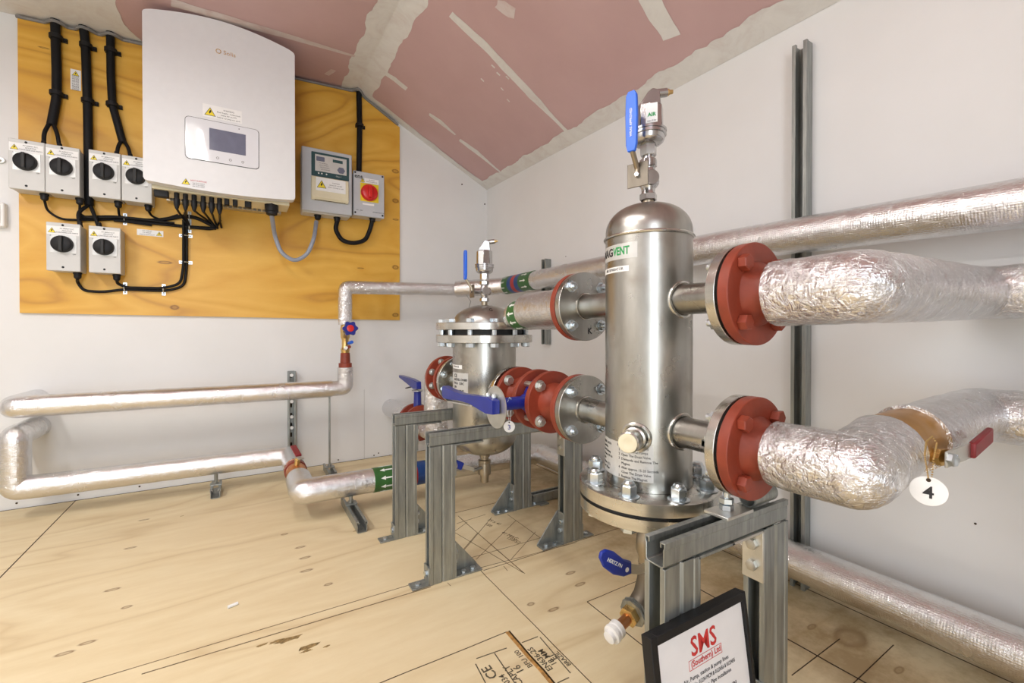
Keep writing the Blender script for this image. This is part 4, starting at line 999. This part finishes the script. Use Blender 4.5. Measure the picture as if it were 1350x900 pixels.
# ------------- air vents with ball valves (on both vessels)
def vent_assembly(cx, cy, z0, k, a, lbl_valve, lbl_vent, hl, zs):
    """z0 base of nipple; zs = dict of heights; a = lever side direction"""
    a = V(a).normalized(); c = V((cx, cy, 0)); tg = Z_.cross(a)
    v = thing('isolating_valve', lbl_valve, 'valve', (cx, cy, z0), 'small lever valves on top of the vessels')
    zb0, zb1 = zs['body']; zm = (zb0+zb1)/2
    MB().cyl((cx, cy, z0), (cx, cy, zb0+.004), .0125*k, n=16).build('nipple', 'bronze', v)
    mb = MB(); H = zb1-zb0
    mb.lathe((cx, cy, zb0), Z_, [(0, .0165*k), (H*.16, .0165*k), (H*.20, .0145*k), (H*.30, .0155*k), (H*.38, .0205*k), (H*.5, .0225*k), (H*.62, .0205*k), (H*.70, .0155*k), (H*.78, .0145*k), (H*.82, .0175*k), (H, .0175*k)], 20)
    mb.cyl(c+Z_*zm, c+Z_*zm-a*.024*k, .016*k, n=20); mb.cyl(c+Z_*zm, c+Z_*zm+a*.053*k, .011*k, n=14)
    cr = V((.86, -.52, 0)).normalized()
    mb.cyl(c+Z_*zm, c+Z_*zm+(cr*.35-V((cx, cy, 0)).normalized()).normalized()*.024*k, .0165*k, n=24)
    mb.build('body', 'chrome', v, bevel=.0008)
    for zz, hh in ((zb0, H*.16), (zb1-H*.18, H*.18)): MB().hex((cx, cy, zz), Z_, .0195*k, hh).build('hex_end', 'chrome', v)
    pl = c+Z_*(zm-.002)+a*.054*k
    MB().obox(pl, a, tg, Z_, .0015, .024*k, .026*k).build('stop_plate', 'dull_bronze', v, bevel=.001)
    MB().hex(pl+a*.0015, a, .006, .006).build('stem_nut', 'chrome', v)
    mb = MB(); h0, h1 = hl
    q0 = pl+a*.002+Z_*.012; q1 = c+a*(.081*k)+Z_*(h0)
    mb.tube([q0-Z_*.01, q0, q1], .0055*k, 8); mb.build('lever_arm', 'bronze', v)
    b0 = c+a*.082*k+Z_*(h0-.004); L = h1-h0
    prof = [(-.008*k, 0), (.008*k, 0), (.0120*k, L*.12), (.0135*k, L*.6), (.0120*k, L*.93), (.007*k, L), (-.007*k, L), (-.0120*k, L*.93), (-.0135*k, L*.6), (-.0120*k, L*.12)]
    hd = MB().prism([b0+tg*x+Z_*z-a*.003 for x, z in prof], a*.008).build('lever_grip', 'blue_grip', v, bevel=.0025)
    if k > .99:
        text('grip_print', 'WRAS APPROVED', .0075, 'white_ink', hd, b0+Z_*L*.48+a*.0052, Z_, -tg, bold=.0001)
    w = thing('air_vent', lbl_vent, 'air vent', (cx, cy, zb1), 'bright metal automatic air vents on the vessels')
    r0, r1, r2, r3, r4, r5 = zs['vent']     # nut top, cup bottom, ring, hex base, hex top, tip
    MB().cyl((cx, cy, zb1), (cx, cy, r0+.004), .0115*k, n=16).build('threaded_stem', 'chrome', w)
    MB().hex((cx, cy, r0), Z_, .0185*k, r1-r0+.002).build('hex_nut', 'chrome', w)
    MB().lathe((cx, cy, r1), Z_, [(0, .019*k), (.002*k, .027*k), (.007*k, .0330*k), (.012*k, .0350*k), ((r2-r1)*.72, .0355*k), ((r2-r1)*.74, .0390*k), (r2-r1-.004*k, .0390*k), (r2-r1-.003*k, .0370*k), (r2-r1, .0370*k), (r2-r1+.001, .0395*k), (r2-r1+.005*k, .0395*k), (r2-r1+.006*k, .033*k)], 40).build('cup', 'chrome', w)
    MB().lathe((cx, cy, r2+.004*k), Z_, [(0, .034*k), (.001, .0335*k), (r4-r2-.006, .0325*k), (r4-r2-.002, .029*k), (r4-r2-.002, 0)], 8, a0=.2).build('octagonal_body', 'chrome', w, bevel=.002)
    b = V((.55, -.83, 0)).normalized(); b = V((.86, -.5, 0)).normalized()
    mb = MB(); mb.prism([c-b*.028*k+Z_*(r4-.003), c+b*.026*k+Z_*(r4-.003), c+b*.022*k+Z_*(r5-.004), c+b*.006*k+Z_*r5, c-b*.004*k+Z_*(r5-.008*k)], V((b.y, -b.x, 0))*.026*k)
    bmesh.ops.translate(mb.bm, verts=mb.bm.verts, vec=-V((b.y, -b.x, 0))*.013*k); mb.build('sloped_head', 'chrome', w, bevel=.003)
    tp = c+b*.012*k+Z_*(r5-.008*k)
    nn = MB().cyl(tp, tp+(b+Z_*.12).normalized()*.030*k, .0095*k, n=16).build('outlet', 'chrome', w, bevel=.0008)
    MB().lathe(tp+(b+Z_*.12).normalized()*.030*k, b+Z_*.12, [(0, .0075*k), (.004*k, .0075*k), (.005*k, .005*k), (.013*k, .0045*k), (.013*k, 0)], 12).build('brass_tip', 'brass', nn)
    return v, w
va_, wa_ = vent_assembly(TX, TY, 1.0555, 1.0, (-.95, -.31, 0), 'valve with long bright blue lever on top of the tall vessel', 'bright metal air vent topping the tall vessel, brass tip at right',
              (1.155, 1.282), dict(body=(1.066, 1.158), vent=(1.166, 1.190, 1.217, 1.225, 1.273, 1.314)))
mb = MB(); a = V((-.80, -.60, 0)).normalized(); tg = Z_.cross(a)
MB().obox(V((TX, TY, 1.247))+a*.0325+tg*.010, a, tg, Z_, .0012, .012, .021).build('label', 'sticker', wa_)
text('label_print', 'AIR', .011, 'green_ink', wa_, V((TX, TY, 1.243))+a*.0340+tg*.010, tg, Z_, bold=.0004)
text('label_print', 'max 10 bar', .0042, 'ink', wa_, V((TX, TY, 1.230))+a*.0340+tg*.010, tg, Z_)
vent_assembly(XA, 1.5003, .868, .92, (-1, .10, 0), 'valve with slim blue lever on top of the wide flanged vessel', 'metal air vent topping the wide flanged vessel near the corner',
              (.968, 1.077), dict(body=(.885, .962), vent=(.965, .990, 1.020, 1.026, 1.076, 1.117)))

# ------------- wide flanged vessel
VX, VY, RV = XA, 1.5003, .120
vs = thing('strainer_vessel', 'squat stainless vessel with a wide bolted lid flange and domed top', 'vessel', (VX, VY, .30))
MB().lathe((VX, VY, .306), Z_, [(0, 0)]+[(.070*(1-math.cos(t)), RV*math.sin(t)) for t in [PI/2*k/14 for k in range(1, 15)]]+[(.43, RV)], 72, cap=False).build('shell', 'steel', vs, sharp=50)
MB().lathe((VX, VY, .731), Z_, [(0, RV-.001), (0, .180), (.0015, .182), (.026, .182), (.028, .180), (.028, RV-.01)], 96, cap=False).build('lower_flange', 'steel_rim', vs)
MB().cyl((VX, VY, .758), (VX, VY, .778), .150, n=64).build('gasket', 'rubber', vs)
MB().lathe((VX, VY, .777), Z_, [(0, .10), (0, .180), (.0015, .182), (.0245, .182), (.026, .180), (.026, RV-.01)], 96, cap=False).build('upper_flange', 'steel_rim', vs)
MB().lathe((VX, VY, .802), Z_, [(0, .118)]+[(.070*math.sin(t), .118*math.cos(t)) for t in [PI/2*k/12 for k in range(1, 12)]]+[(.070, 0)], 72).build('domed_lid', 'steel', vs, sharp=50)
text('stamped_mark', 'G', .02, 'ink', vs, (VX-.02, VY-.088, .849), X_, (0, .65, .75), bold=.0002)
for i in range(12):
    a = math.radians(-117.5-18+30*i); p = V((VX+.160*math.cos(a), VY+.160*math.sin(a), 0))
    mb = MB(); mb.hex(p+Z_*.803, Z_, .0155, .014, a0=a); mb.build('bolt_head', 'zinc', vs)
    mb = MB(); mb.hex(p+Z_*.731, -Z_, .0155, .016, a0=a); mb.cyl(p+Z_*.720, p+Z_*.79, .0095, n=10); mb.build('bolt_nut', 'zinc', vs)
VV = math.atan2(-VY, -VX)
lb = patch(MB(), VX, VY, RV, VV+math.radians(-76), VV+math.radians(-42), .636, .650).build('strip_label', 'sticker', vs)
text('strip_print', 'STRAINER', .010, 'ink', lb, 0, 0, 0, 'CENTER', 0, .0004, (VX, VY, RV+.0004, VV+math.radians(-60), .643))
lb = patch(MB(), VX, VY, RV, VV+math.radians(-76), VV+math.radians(-29), .548, .622).build('data_label', 'silver_label', vs)
for i, t in enumerate(('CE', 'MODEL DN80', 'PN16  120C', 'S/N', 'EXCLUSIVE')):
    text('line_print', t, .012 if i != 0 else .018, 'ink', lb, 0, 0, 0, 'LEFT', .0003, .0004, (VX, VY, RV+.0004, VV+math.radians(-66), .610-.0135*i))
for s, ye, z in ((-1, 1.272, ZL), (1, 1.742, ZL)):
    st = MB().cyl((XA, VY+s*.09, z), (XA, ye, z), .036, n=36).build('pipe_stub', 'steel', vs); weld_ring(st, XA, z, s, .036, RV, VY)
    R_ = RF if s < 0 else .0990
    MB().cyl((XA, min(ye, ye-s*.018), z), (XA, max(ye, ye-s*.018), z), R_, n=48).build('stub_flange', 'steel_rim', st, bevel=.001)
    if s > 0: bolts_y(st, ye-.018, z, .078, 8, PI/8, -1, .0115)
# drain under the wide vessel
dv_ = thing('drain_valve', 'bronze drain fitting with short blue lever under the wide flanged vessel', 'valve', (VX, VY, .2))
MB().lathe((VX, VY, .308), -Z_, [(0, .020), (.012, .020), (.014, .0155), (.022, .0155), (.024, .024), (.034, .024), (.036, .022), (.064, .024), (.078, .024), (.080, .017), (.108, .0155), (.110, .012)], 24).build('body', 'bronze', dv_)
MB().cyl((VX-.02, VY-.01, .258), (VX-.055, VY-.02, .258), .008, n=10).build('stem', 'chrome', dv_)
q = V((VX-.058, VY-.02, .260)); MB().obox(q+V((-.025, .0, .012)), (-1, 0, .4), Z_, Y_, .030, .008, .002).build('lever', 'galv_light', dv_, bevel=.001)
MB().obox(q+V((-.068, .0, .032)), (-1, 0, .55), (.5, 0, 1), Y_, .030, .014, .004).build('lever_grip', 'navy_grip', dv_, bevel=.004)

# ------------- red flanges
def hub_spool(label, segs, ybolt=(), gas=(), group='red oxide painted flanges'):
    pass
def red_flange(label, y0, y1, hub, z=ZL, R=RF, neck=None, bolts=None, heads=None, a0=PI/4, n=4, rb=RB):
    """y0<y1 disc faces; hub: list of (y, r) for the neck"""
    o = thing('pipe_flange', label, 'flange', (XA, (y0+y1)/2, z), 'red painted pipe flanges')
    MB().cyl((XA, y0, z), (XA, y1, z), R, n=56).build('disc', 'red', o, bevel=.0014)
    if hub: MB().lathe((XA, 0, z), Y_, [(y, r) for y, r in hub], 40).build('hub', 'red', o, sharp=60)
    if heads:
        y, s, mat = heads
        for i in range(n):
            a = a0+2*PI*i/n; p = V((XA+rb*math.cos(a), y, z+rb*math.sin(a)))
            MB().hex(p, (0, s, 0), .0145, .015, a0=a+.3).build('bolt_head', mat, o)
    return o
for z, w in ((ZH, 'upper'), (ZL, 'lower')):
    red_flange('near red flange on the %s outlet of the tall vessel, facing the viewer' % w, Y2, Y2+.0195, [(Y2-.034, .043), (Y2-.016, .046), (Y2-.004, .056), (Y2+.002, .058)], z, heads=(Y2, -1, 'red'))
    g_ = MB().cyl((XA, Y2+.0197, z), (XA, .4753, z), .0845, n=48).build('gasket', 'rubber', loc=(XA, .473, z)); tag(g_, 'black gasket between the red and steel flanges at the %s outlet' % w, 'gasket', 'black flange gaskets')
# far side
red_flange('red flange against the upper inlet flange of the tall vessel', .9355, .9535, [(.953, .055), (.97, .045)], ZH)
g_ = MB().cyl((XA, .9318, ZH), (XA, .9353, ZH), .0845, n=48).build('gasket', 'rubber', loc=(XA, .933, ZH)); tag(g_, 'black gasket at the upper inlet of the tall vessel', 'gasket', 'black flange gaskets')
sp = red_flange('red spool touching the lower inlet flange of the tall vessel', .9345, .953, [(.952, .060), (.965, .052), (.985, .041), (1.010, .041), (1.030, .052), (1.060, .058)], ZL)
g_ = MB().cyl((XA, .9317, ZL), (XA, .9343, ZL), .0845, n=48).build('gasket', 'rubber', loc=(XA, .933, ZL)); tag(g_, 'black gasket at the lower inlet of the tall vessel', 'gasket', 'black flange gaskets')
q = MB().cyl((XA, 1.058, ZL), (XA, 1.077, ZL), RF, n=56).build('disc', 'red', sp, bevel=.0014)
bolts_y(sp, 1.058, ZL, RB, 4, PI/4, -1, .014, .012, 'galv_light', .006)
sp2 = red_flange('red spool between the blue lever valve and the wide flanged vessel', 1.130, 1.148, [(1.147, .060), (1.165, .050), (1.185, .044), (1.21, .046), (1.237, .060)], ZL)
MB().cyl((XA, 1.235, ZL), (XA, 1.253, ZL), RF, n=56).build('disc', 'red', sp2, bevel=.0014)
bolts_y(sp2, 1.235, ZL, RB, 4, PI/4, -1, .014, .012, 'galv_light', .0)
sp3 = red_flange('red double flange behind the steel inlet flange of the wide vessel', 1.764, 1.782, [(1.781, .062), (1.80, .052), (1.845, .052), (1.862, .062)], ZL, R=.099)
MB().cyl((XA, 1.860, ZL), (XA, 1.878, ZL), .099, n=56).build('disc', 'red', sp3, bevel=.0014); MB().cyl((XA, 1.876, ZL), (XA, 1.918, ZL), .05, n=32).build('hub', 'red', sp3)
bolts_y(sp3, 1.860, ZL, .078, 8, PI/8, -1, .012, .01, 'galv_light', 0)
sp0 = thing('pipe_flange', 'red flange on the foil pipe coming out of the back wall', 'flange', (XA, 2.22, .296), 'red painted pipe flanges')
MB().cyl((XA, 2.212, .296), (XA, 2.23, .296), RF, n=48).build('disc', 'red', sp0, bevel=.001); MB().cyl((XA, 2.195, .296), (XA, 2.213, .296), .05, n=32).build('hub', 'red', sp0)
sp0 = thing('pipe_flange', 'second red flange on the back wall pipe, on the wall side of its lever valve', 'flange', (XA, 2.30, .296), 'red painted pipe flanges')
MB().cyl((XA, 2.295, .296), (XA, 2.313, .296), RF, n=48).build('disc', 'red', sp0, bevel=.001); MB().cyl((XA, 2.312, .296), (XA, 2.338, .296), .05, n=32).build('hub', 'red', sp0)

# ------------- blue butterfly valves
bf1 = thing('butterfly_valve', 'blue butterfly valve with long blue lever between red flanges', 'valve', (XA, 1.10, ZL), 'blue enamelled butterfly valves')
mb = MB(); mb.lathe((XA, 1.0785, ZL), Y_, [(0, .062), (.004, .068), (.046, .068), (.050, .062)], 48)
mb.build('body', 'blue', bf1, bevel=.001)
mb = MB()
for i in range(4):
    a = PI/4+PI/2*i; mb.cyl((XA+RB*math.cos(a), 1.0785, ZL+RB*math.sin(a)), (XA+RB*math.cos(a), 1.129, ZL+RB*math.sin(a)), .009, n=10)
mb.build('through_bolts', 'galv_light', bf1)
yv = 1.104
MB().lathe((XA-.060, yv, ZL), -X_, [(0, .030), (.016, .024), (.02, .0185), (.098, .0185), (.100, .0235), (.108, .0235)], 28).build('neck', 'blue', bf1)
MB().lathe((.613, yv, ZL-.006), -X_, [(0, .060), (.0025, .060)], 64).build('notch_disc', 'galv_light', bf1)
MB().cyl((.616, yv, ZL), (.585, yv, ZL), .012, n=16).build('shaft', 'galv_light', bf1)
L0 = V((0, 1.104, ZL)); 
prof = [(-.030, -.020), (.012, -.024), (.05, -.020), (.12, -.012), (.20, -.014), (.27, -.022), (.325, -.024), (.333, -.012), (.333, .010), (.325, .018), (.26, .012), (.18, .010), (.10, .014), (.05, .020), (0, .024), (-.030, .018)]
hd = MB().prism([(.584, yv+y*1.0, ZL+z*1.0+y*.012) for y, z in prof], (.024, 0, 0)).build('lever', 'blue', bf1, bevel=.003)
MB().prism([(.590, yv+.11, ZL-.014), (.590, yv+.30, ZL-.026), (.590, yv+.30, ZL-.030), (.590, yv+.11, ZL-.020)], (.012, 0, 0)).build('latch_trigger', 'galv_light', bf1)
for y in (-.005, .03): MB().lathe((.602, yv+y, ZL+.022), Z_, [(0, .007), (.004, .007), (.010, .0035), (.012, 0)], 12).build('bolt', 'zinc', hd)
p3 = V((.654, 1.100, .497))
tagdisc('round white tag numbered 3 hanging from the blue lever valve', p3, '3', [p3+V((-.008, 0, .055)), (.642, 1.088, .572), (.650, 1.092, .583), (.662, 1.094, .572), p3+V((.006, 0, .05))], .0165, 'blue_ink')
bf2 = thing('butterfly_valve', 'blue butterfly valve with upright stem on the pipe from the back wall', 'valve', (XA, 2.262, .296), 'blue enamelled butterfly valves')
MB().cyl((XA, 2.232, .296), (XA, 2.293, .296), .068, n=40).build('body', 'blue', bf2, bevel=.002)
MB().lathe((XA, 2.262, .358), Z_, [(0, .028), (.012, .021), (.095, .0185), (.098, .026), (.104, .026)], 20).build('neck', 'blue', bf2)
MB().lathe((XA, 2.262, .459), Z_, [(0, .03), (.004, .03)], 24).build('notch_disc', 'galv_light', bf2)
MB().prism([(XA-.013, 2.235, .470), (XA-.013, 2.300, .465), (XA-.013, 2.40, .482), (XA-.013, 2.55, .504), (XA-.013, 2.55, .518), (XA-.013, 2.33, .516), (XA-.013, 2.24, .508)], (.026, 0, 0)).build('lever', 'blue', bf2, bevel=.003)
MB().prism([(XA-.006, 2.31, .475), (XA-.006, 2.45, .450), (XA-.006, 2.45, .455), (XA-.006, 2.31, .482)], (.012, 0, 0)).build('latch_trigger', 'black', bf2)

# ------------- clamp and cradle on the near stand
cl = thing('pipe_clamp', 'bright pipe clamp on a threaded stud holding the lower outlet stub', 'clamp', (.755, .52, .4416))
MB().ring((XA, .506, ZL), Y_, .0322, .0362, .024, 40).build('ring', 'zinc', cl, bevel=.0006)
for s in (-1, 1): MB().obox((XA-.042, .518, ZL+.000+s*.0), X_, Y_, Z_, .009, .010, .006).build('ear', 'zinc', cl, bevel=.001)
MB().hex((XA-.044, .518, ZL+.006), Z_, .008, .008).build('screw', 'zinc', cl); MB().cyl((XA-.044, .518, ZL-.016), (XA-.044, .518, ZL+.006), .004, n=10).build('screw_shank', 'zinc', cl)
MB().box(.716, .794, .4640, .5105, .4418, .4475).build('square_plate', 'galv_light', cl, bevel=.001)
MB().cyl((.752, .490, .4475), (.752, .490, .497), .006, n=12).build('stud', 'zinc', cl)
for zz in (.4475, .459): MB().hex((.752, .490, zz), Z_, .0125, .010, a0=zz*20).build('nut', 'zinc', cl)
MB().tube([(.752, .490, .497), (.758, .500, .512), (.768, .518, .527)], .006, 10).build('stud', 'zinc', cl)
cr = thing('pipe_cradle', 'short open grey tube cradle under the lower red flange on the near stand', 'cradle', (.835, .49, .4416))
mb = MB(); mb.ring((.846, .4665, .4416+.0013), Y_, .0, .0001, .04, 6) if False else None
MB().lathe((.808, .485, .4585), X_, [(0, .0145), (0, .0168), (.075, .0168), (.075, .0145), (0, .0145)], 32, cap=False).build('tube', 'galv', cr)

# ------------- drain assembly below the tall vessel
dr = thing('drain_assembly', 'drain valve with dark blue lever below the tall vessel, white capped copper end', 'valve', (TX, TY, .12))
MB().lathe((TX, TY, .378), -Z_, [(0, .022), (.012, .022), (.014, .019), (.030, .019), (.032, .022), (.050, .022), (.052, .017), (.06, .017), (.07, .024), (.10, .026), (.118, .020), (.13, .021)], 24).build('upper_body', 'bronze', dr)
MB().tube([(TX, TY, .25), (TX-.002, TY, .21), (TX-.008, TY+.002, .175), (.765, .706, .16), (.748, .703, .148)], .023, 24, rfun=lambda L, a: .82+.25*min(1, L/.09)).build('elbow', 'dull_bronze', dr)
dd = V((-.97, -.15, -.22)).normalized(); s0 = V((.757, .706, .152))
MB().lathe(s0, dd, [(0, .026), (.010, .026), (.011, .031), (.015, .031), (.016, .027), (.020, .031), (.024, .031), (.025, .022)], 8).build('lock_nut', 'galv', dr)
MB().hex(s0+dd*.024, dd, .022, .018).build('brass_nut', 'brass', dr); MB().cyl(s0+dd*.040, s0+dd*.078, .0115, n=20).build('copper_tail', 'copper', dr)
MB().lathe(s0+dd*.072, dd, [(0, .0145), (.002, .019), (.012, .019), (.014, .0165), (.018, .0165), (.020, .020), (.026, .0195), (.028, .014), (.036, .013), (.037, .008), (.037, 0)], 28).build('push_cap', 'white_pl', dr)
h0 = V((.745, .668, .262)); h1 = V((.655, .655, .292)); h2 = V((.60, .650, .335))
MB().cyl((TX-.01, TY-.02, .262), h0+V((0, -.004, 0)), .010, n=12).build('stem', 'bronze', dr); MB().hex(h0+V((0, -.002, 0)), (0, -1, 0), .009, .006).build('stem_nut', 'brass', dr)
hn = V((.0, -1, .0))
MB().prism([h0+V((.012, 0, -.010)), h0+V((-.03, 0, -.006)), V((.672, .66, .274)), V((.672, .66, .296)), h0+V((-.03, 0, .014)), h0+V((.010, 0, .012))], (0, -.0025, 0)).build('lever', 'galv_light', dr)
P = [(.682, .272), (.660, .272), (.632, .284), (.606, .306), (.596, .326), (.600, .338), (.612, .340), (.634, .330), (.660, .308), (.682, .298)]
gr = MB().prism([(x, .661, z) for x, z in P], (0, -.008, 0)).build('lever_grip', 'navy_grip', dr, bevel=.003)
text('grip_print', 'HERTZ PN', .010, 'white_ink', gr, (.634, .6527, .308), (1, 0, -.62), (.62, 0, 1), bold=.0002)
MB().cyl((.668, .6532, .285), (.668, .6525, .285), .005, n=12).build('rivet', 'white_pl', gr)

# ------------- framed notice leaning on the near stand
fr = thing('framed_notice', 'black framed printed notice leaning against the nearest stand', 'picture frame', (.62, .44, 0))
tilt = .135; up = V((0, math.sin(tilt)*1.0, math.cos(tilt))); nrm = V((0, -math.cos(tilt), math.sin(tilt))); rt = X_
W2, H2 = .118, .163
top = V((.6255, .455, .3200)); cen = top-up*H2-nrm*.0
fw, th = .0135, .013
def fb(mb, u0, u1, v0, v1, n0, n1):
    mb.obox(cen+rt*(u0+u1)/2+up*(v0+v1)/2+nrm*(n0+n1)/2, rt, up, nrm, (u1-u0)/2, (v1-v0)/2, (n1-n0)/2)
mb = MB()
for a in ((-W2, -W2+fw, -H2, H2), (W2-fw*.6, W2, -H2, H2), (-W2+fw, W2-fw*.6, H2-fw, H2), (-W2+fw, W2-fw*.6, -H2, -H2+fw)): fb(mb, a[0], a[1], a[2], a[3], -th, .006)
mb.build('frame', 'black', fr, bevel=.001)
mb = MB(); fb(mb, -W2+fw*.9, W2-fw*.5, -H2+fw*.9, H2-fw*.9, -.006, .0); pp = mb.build('paper', 'paperw', fr)
def ft(body, u, v, size, mat='ink', bold=0, sx=1, name='line_print'):
    text(name, body, size, mat, pp, cen+rt*u+up*v+nrm*.0002, rt, up, bold=bold, sx=sx)
ft('SMS', .004, H2-.046, .040, 'red_ink', .0006, .95, 'logo_print'); ft('(Southern) Ltd', .006, H2-.069, .0125, 'red_ink', .0002, 1, 'logo_print')
mb = MB()
for a in ((-.036, .046, H2-.0625, H2-.0620), (-.036, .046, H2-.0765, H2-.076), (-.036, -.0355, H2-.0765, H2-.062), (.0455, .046, H2-.0765, H2-.062)): fb(mb, *a, 0, .0005)
mb.build('logo_box', 'red_ink', pp)
for i, t in enumerate(('Air, Pump, station & pump lines', 'B. registration No. 01234 MCM & 0123456 & 0123456', 'for your reference. Pipe installation')): ft(t, .004, H2-.088-.0105*i, .0088, sx=(1, .74, .95)[i])
ft('WORTHING HIGH SCHOOL', .002, H2-.134, .0125, bold=.0002, sx=.95); ft('SCIENCE BUILDING', .006, H2-.158, .0125, bold=.0002); ft('VALVE CHART', .010, H2-.180, .0125, bold=.0002)
for i in range(6): ft('%d' % (i+1), -.08, H2-.205-.018*i, .009); ft(('Boiler flow', 'Boiler return', 'Main isolation', 'Bypass valve', 'Drain valve', 'Heating flow')[i], -.02, H2-.205-.018*i, .009); ft('Normally open', .065, H2-.205-.018*i, .009)

# loose bits on the floor
p = g(307, 800); o = MB().cyl((p.x-.012, p.y-.002, .0045), (p.x+.012, p.y+.006, .0045), .0042, n=12).build('pipe_offcut', 'sticker', loc=(p.x, p.y, 0)); tag(o, 'tiny white tube offcut lying on the open floor', 'offcut')

# ================================================================== LIGHT
def batten(x, y, z, L, label):
    o = thing('ceiling_light', label, 'lamp', (x, y, z)); 
    MB().box(x-.05, x+.05, y-L/2, y+L/2, z-.045, z).build('housing', 'lampbody', o, bevel=.006)
    MB().box(x-.042, x+.042, y-L/2+.02, y+L/2-.02, z-.075, z-.0455).build('diffuser', 'glow', o, bevel=.006)
batten(-.28, .75, ceil_z(-.28, .75)-.008, 1.2, 'batten lamp on the ceiling behind the viewer')
batten(-1.25, .9, ceil_z(-1.25, .9)-.008, 1.2, 'batten lamp on the left part of the ceiling')
def area(name, loc, rot, sx, sy, power, col):
    l = bpy.data.lights.new(name, 'AREA'); l.shape = 'RECTANGLE'; l.size = sx; l.size_y = sy; l.energy = power; l.color = col
    o = bpy.data.objects.new(name, l); COL.objects.link(o); o.location = loc; o.rotation_euler = rot; return o
area('lamp_light', (-.28, .75, 2.04), (0, 0, 0), .10, 1.15, 48, (1, .98, .955))
area('lamp_light', (-1.25, .9, 1.99), (0, 0, 0), .10, 1.15, 30, (1, .98, .955))
area('door_daylight', (-.75, YF-.12, 1.05), (-PI/2, 0, PI), .9, 1.9, 46, (.84, .92, 1))
w = bpy.data.worlds.new('world'); sc.world = w; w.use_nodes = True
w.node_tree.nodes['Background'].inputs[0].default_value = (.80, .88, 1, 1); w.node_tree.nodes['Background'].inputs[1].default_value = .6
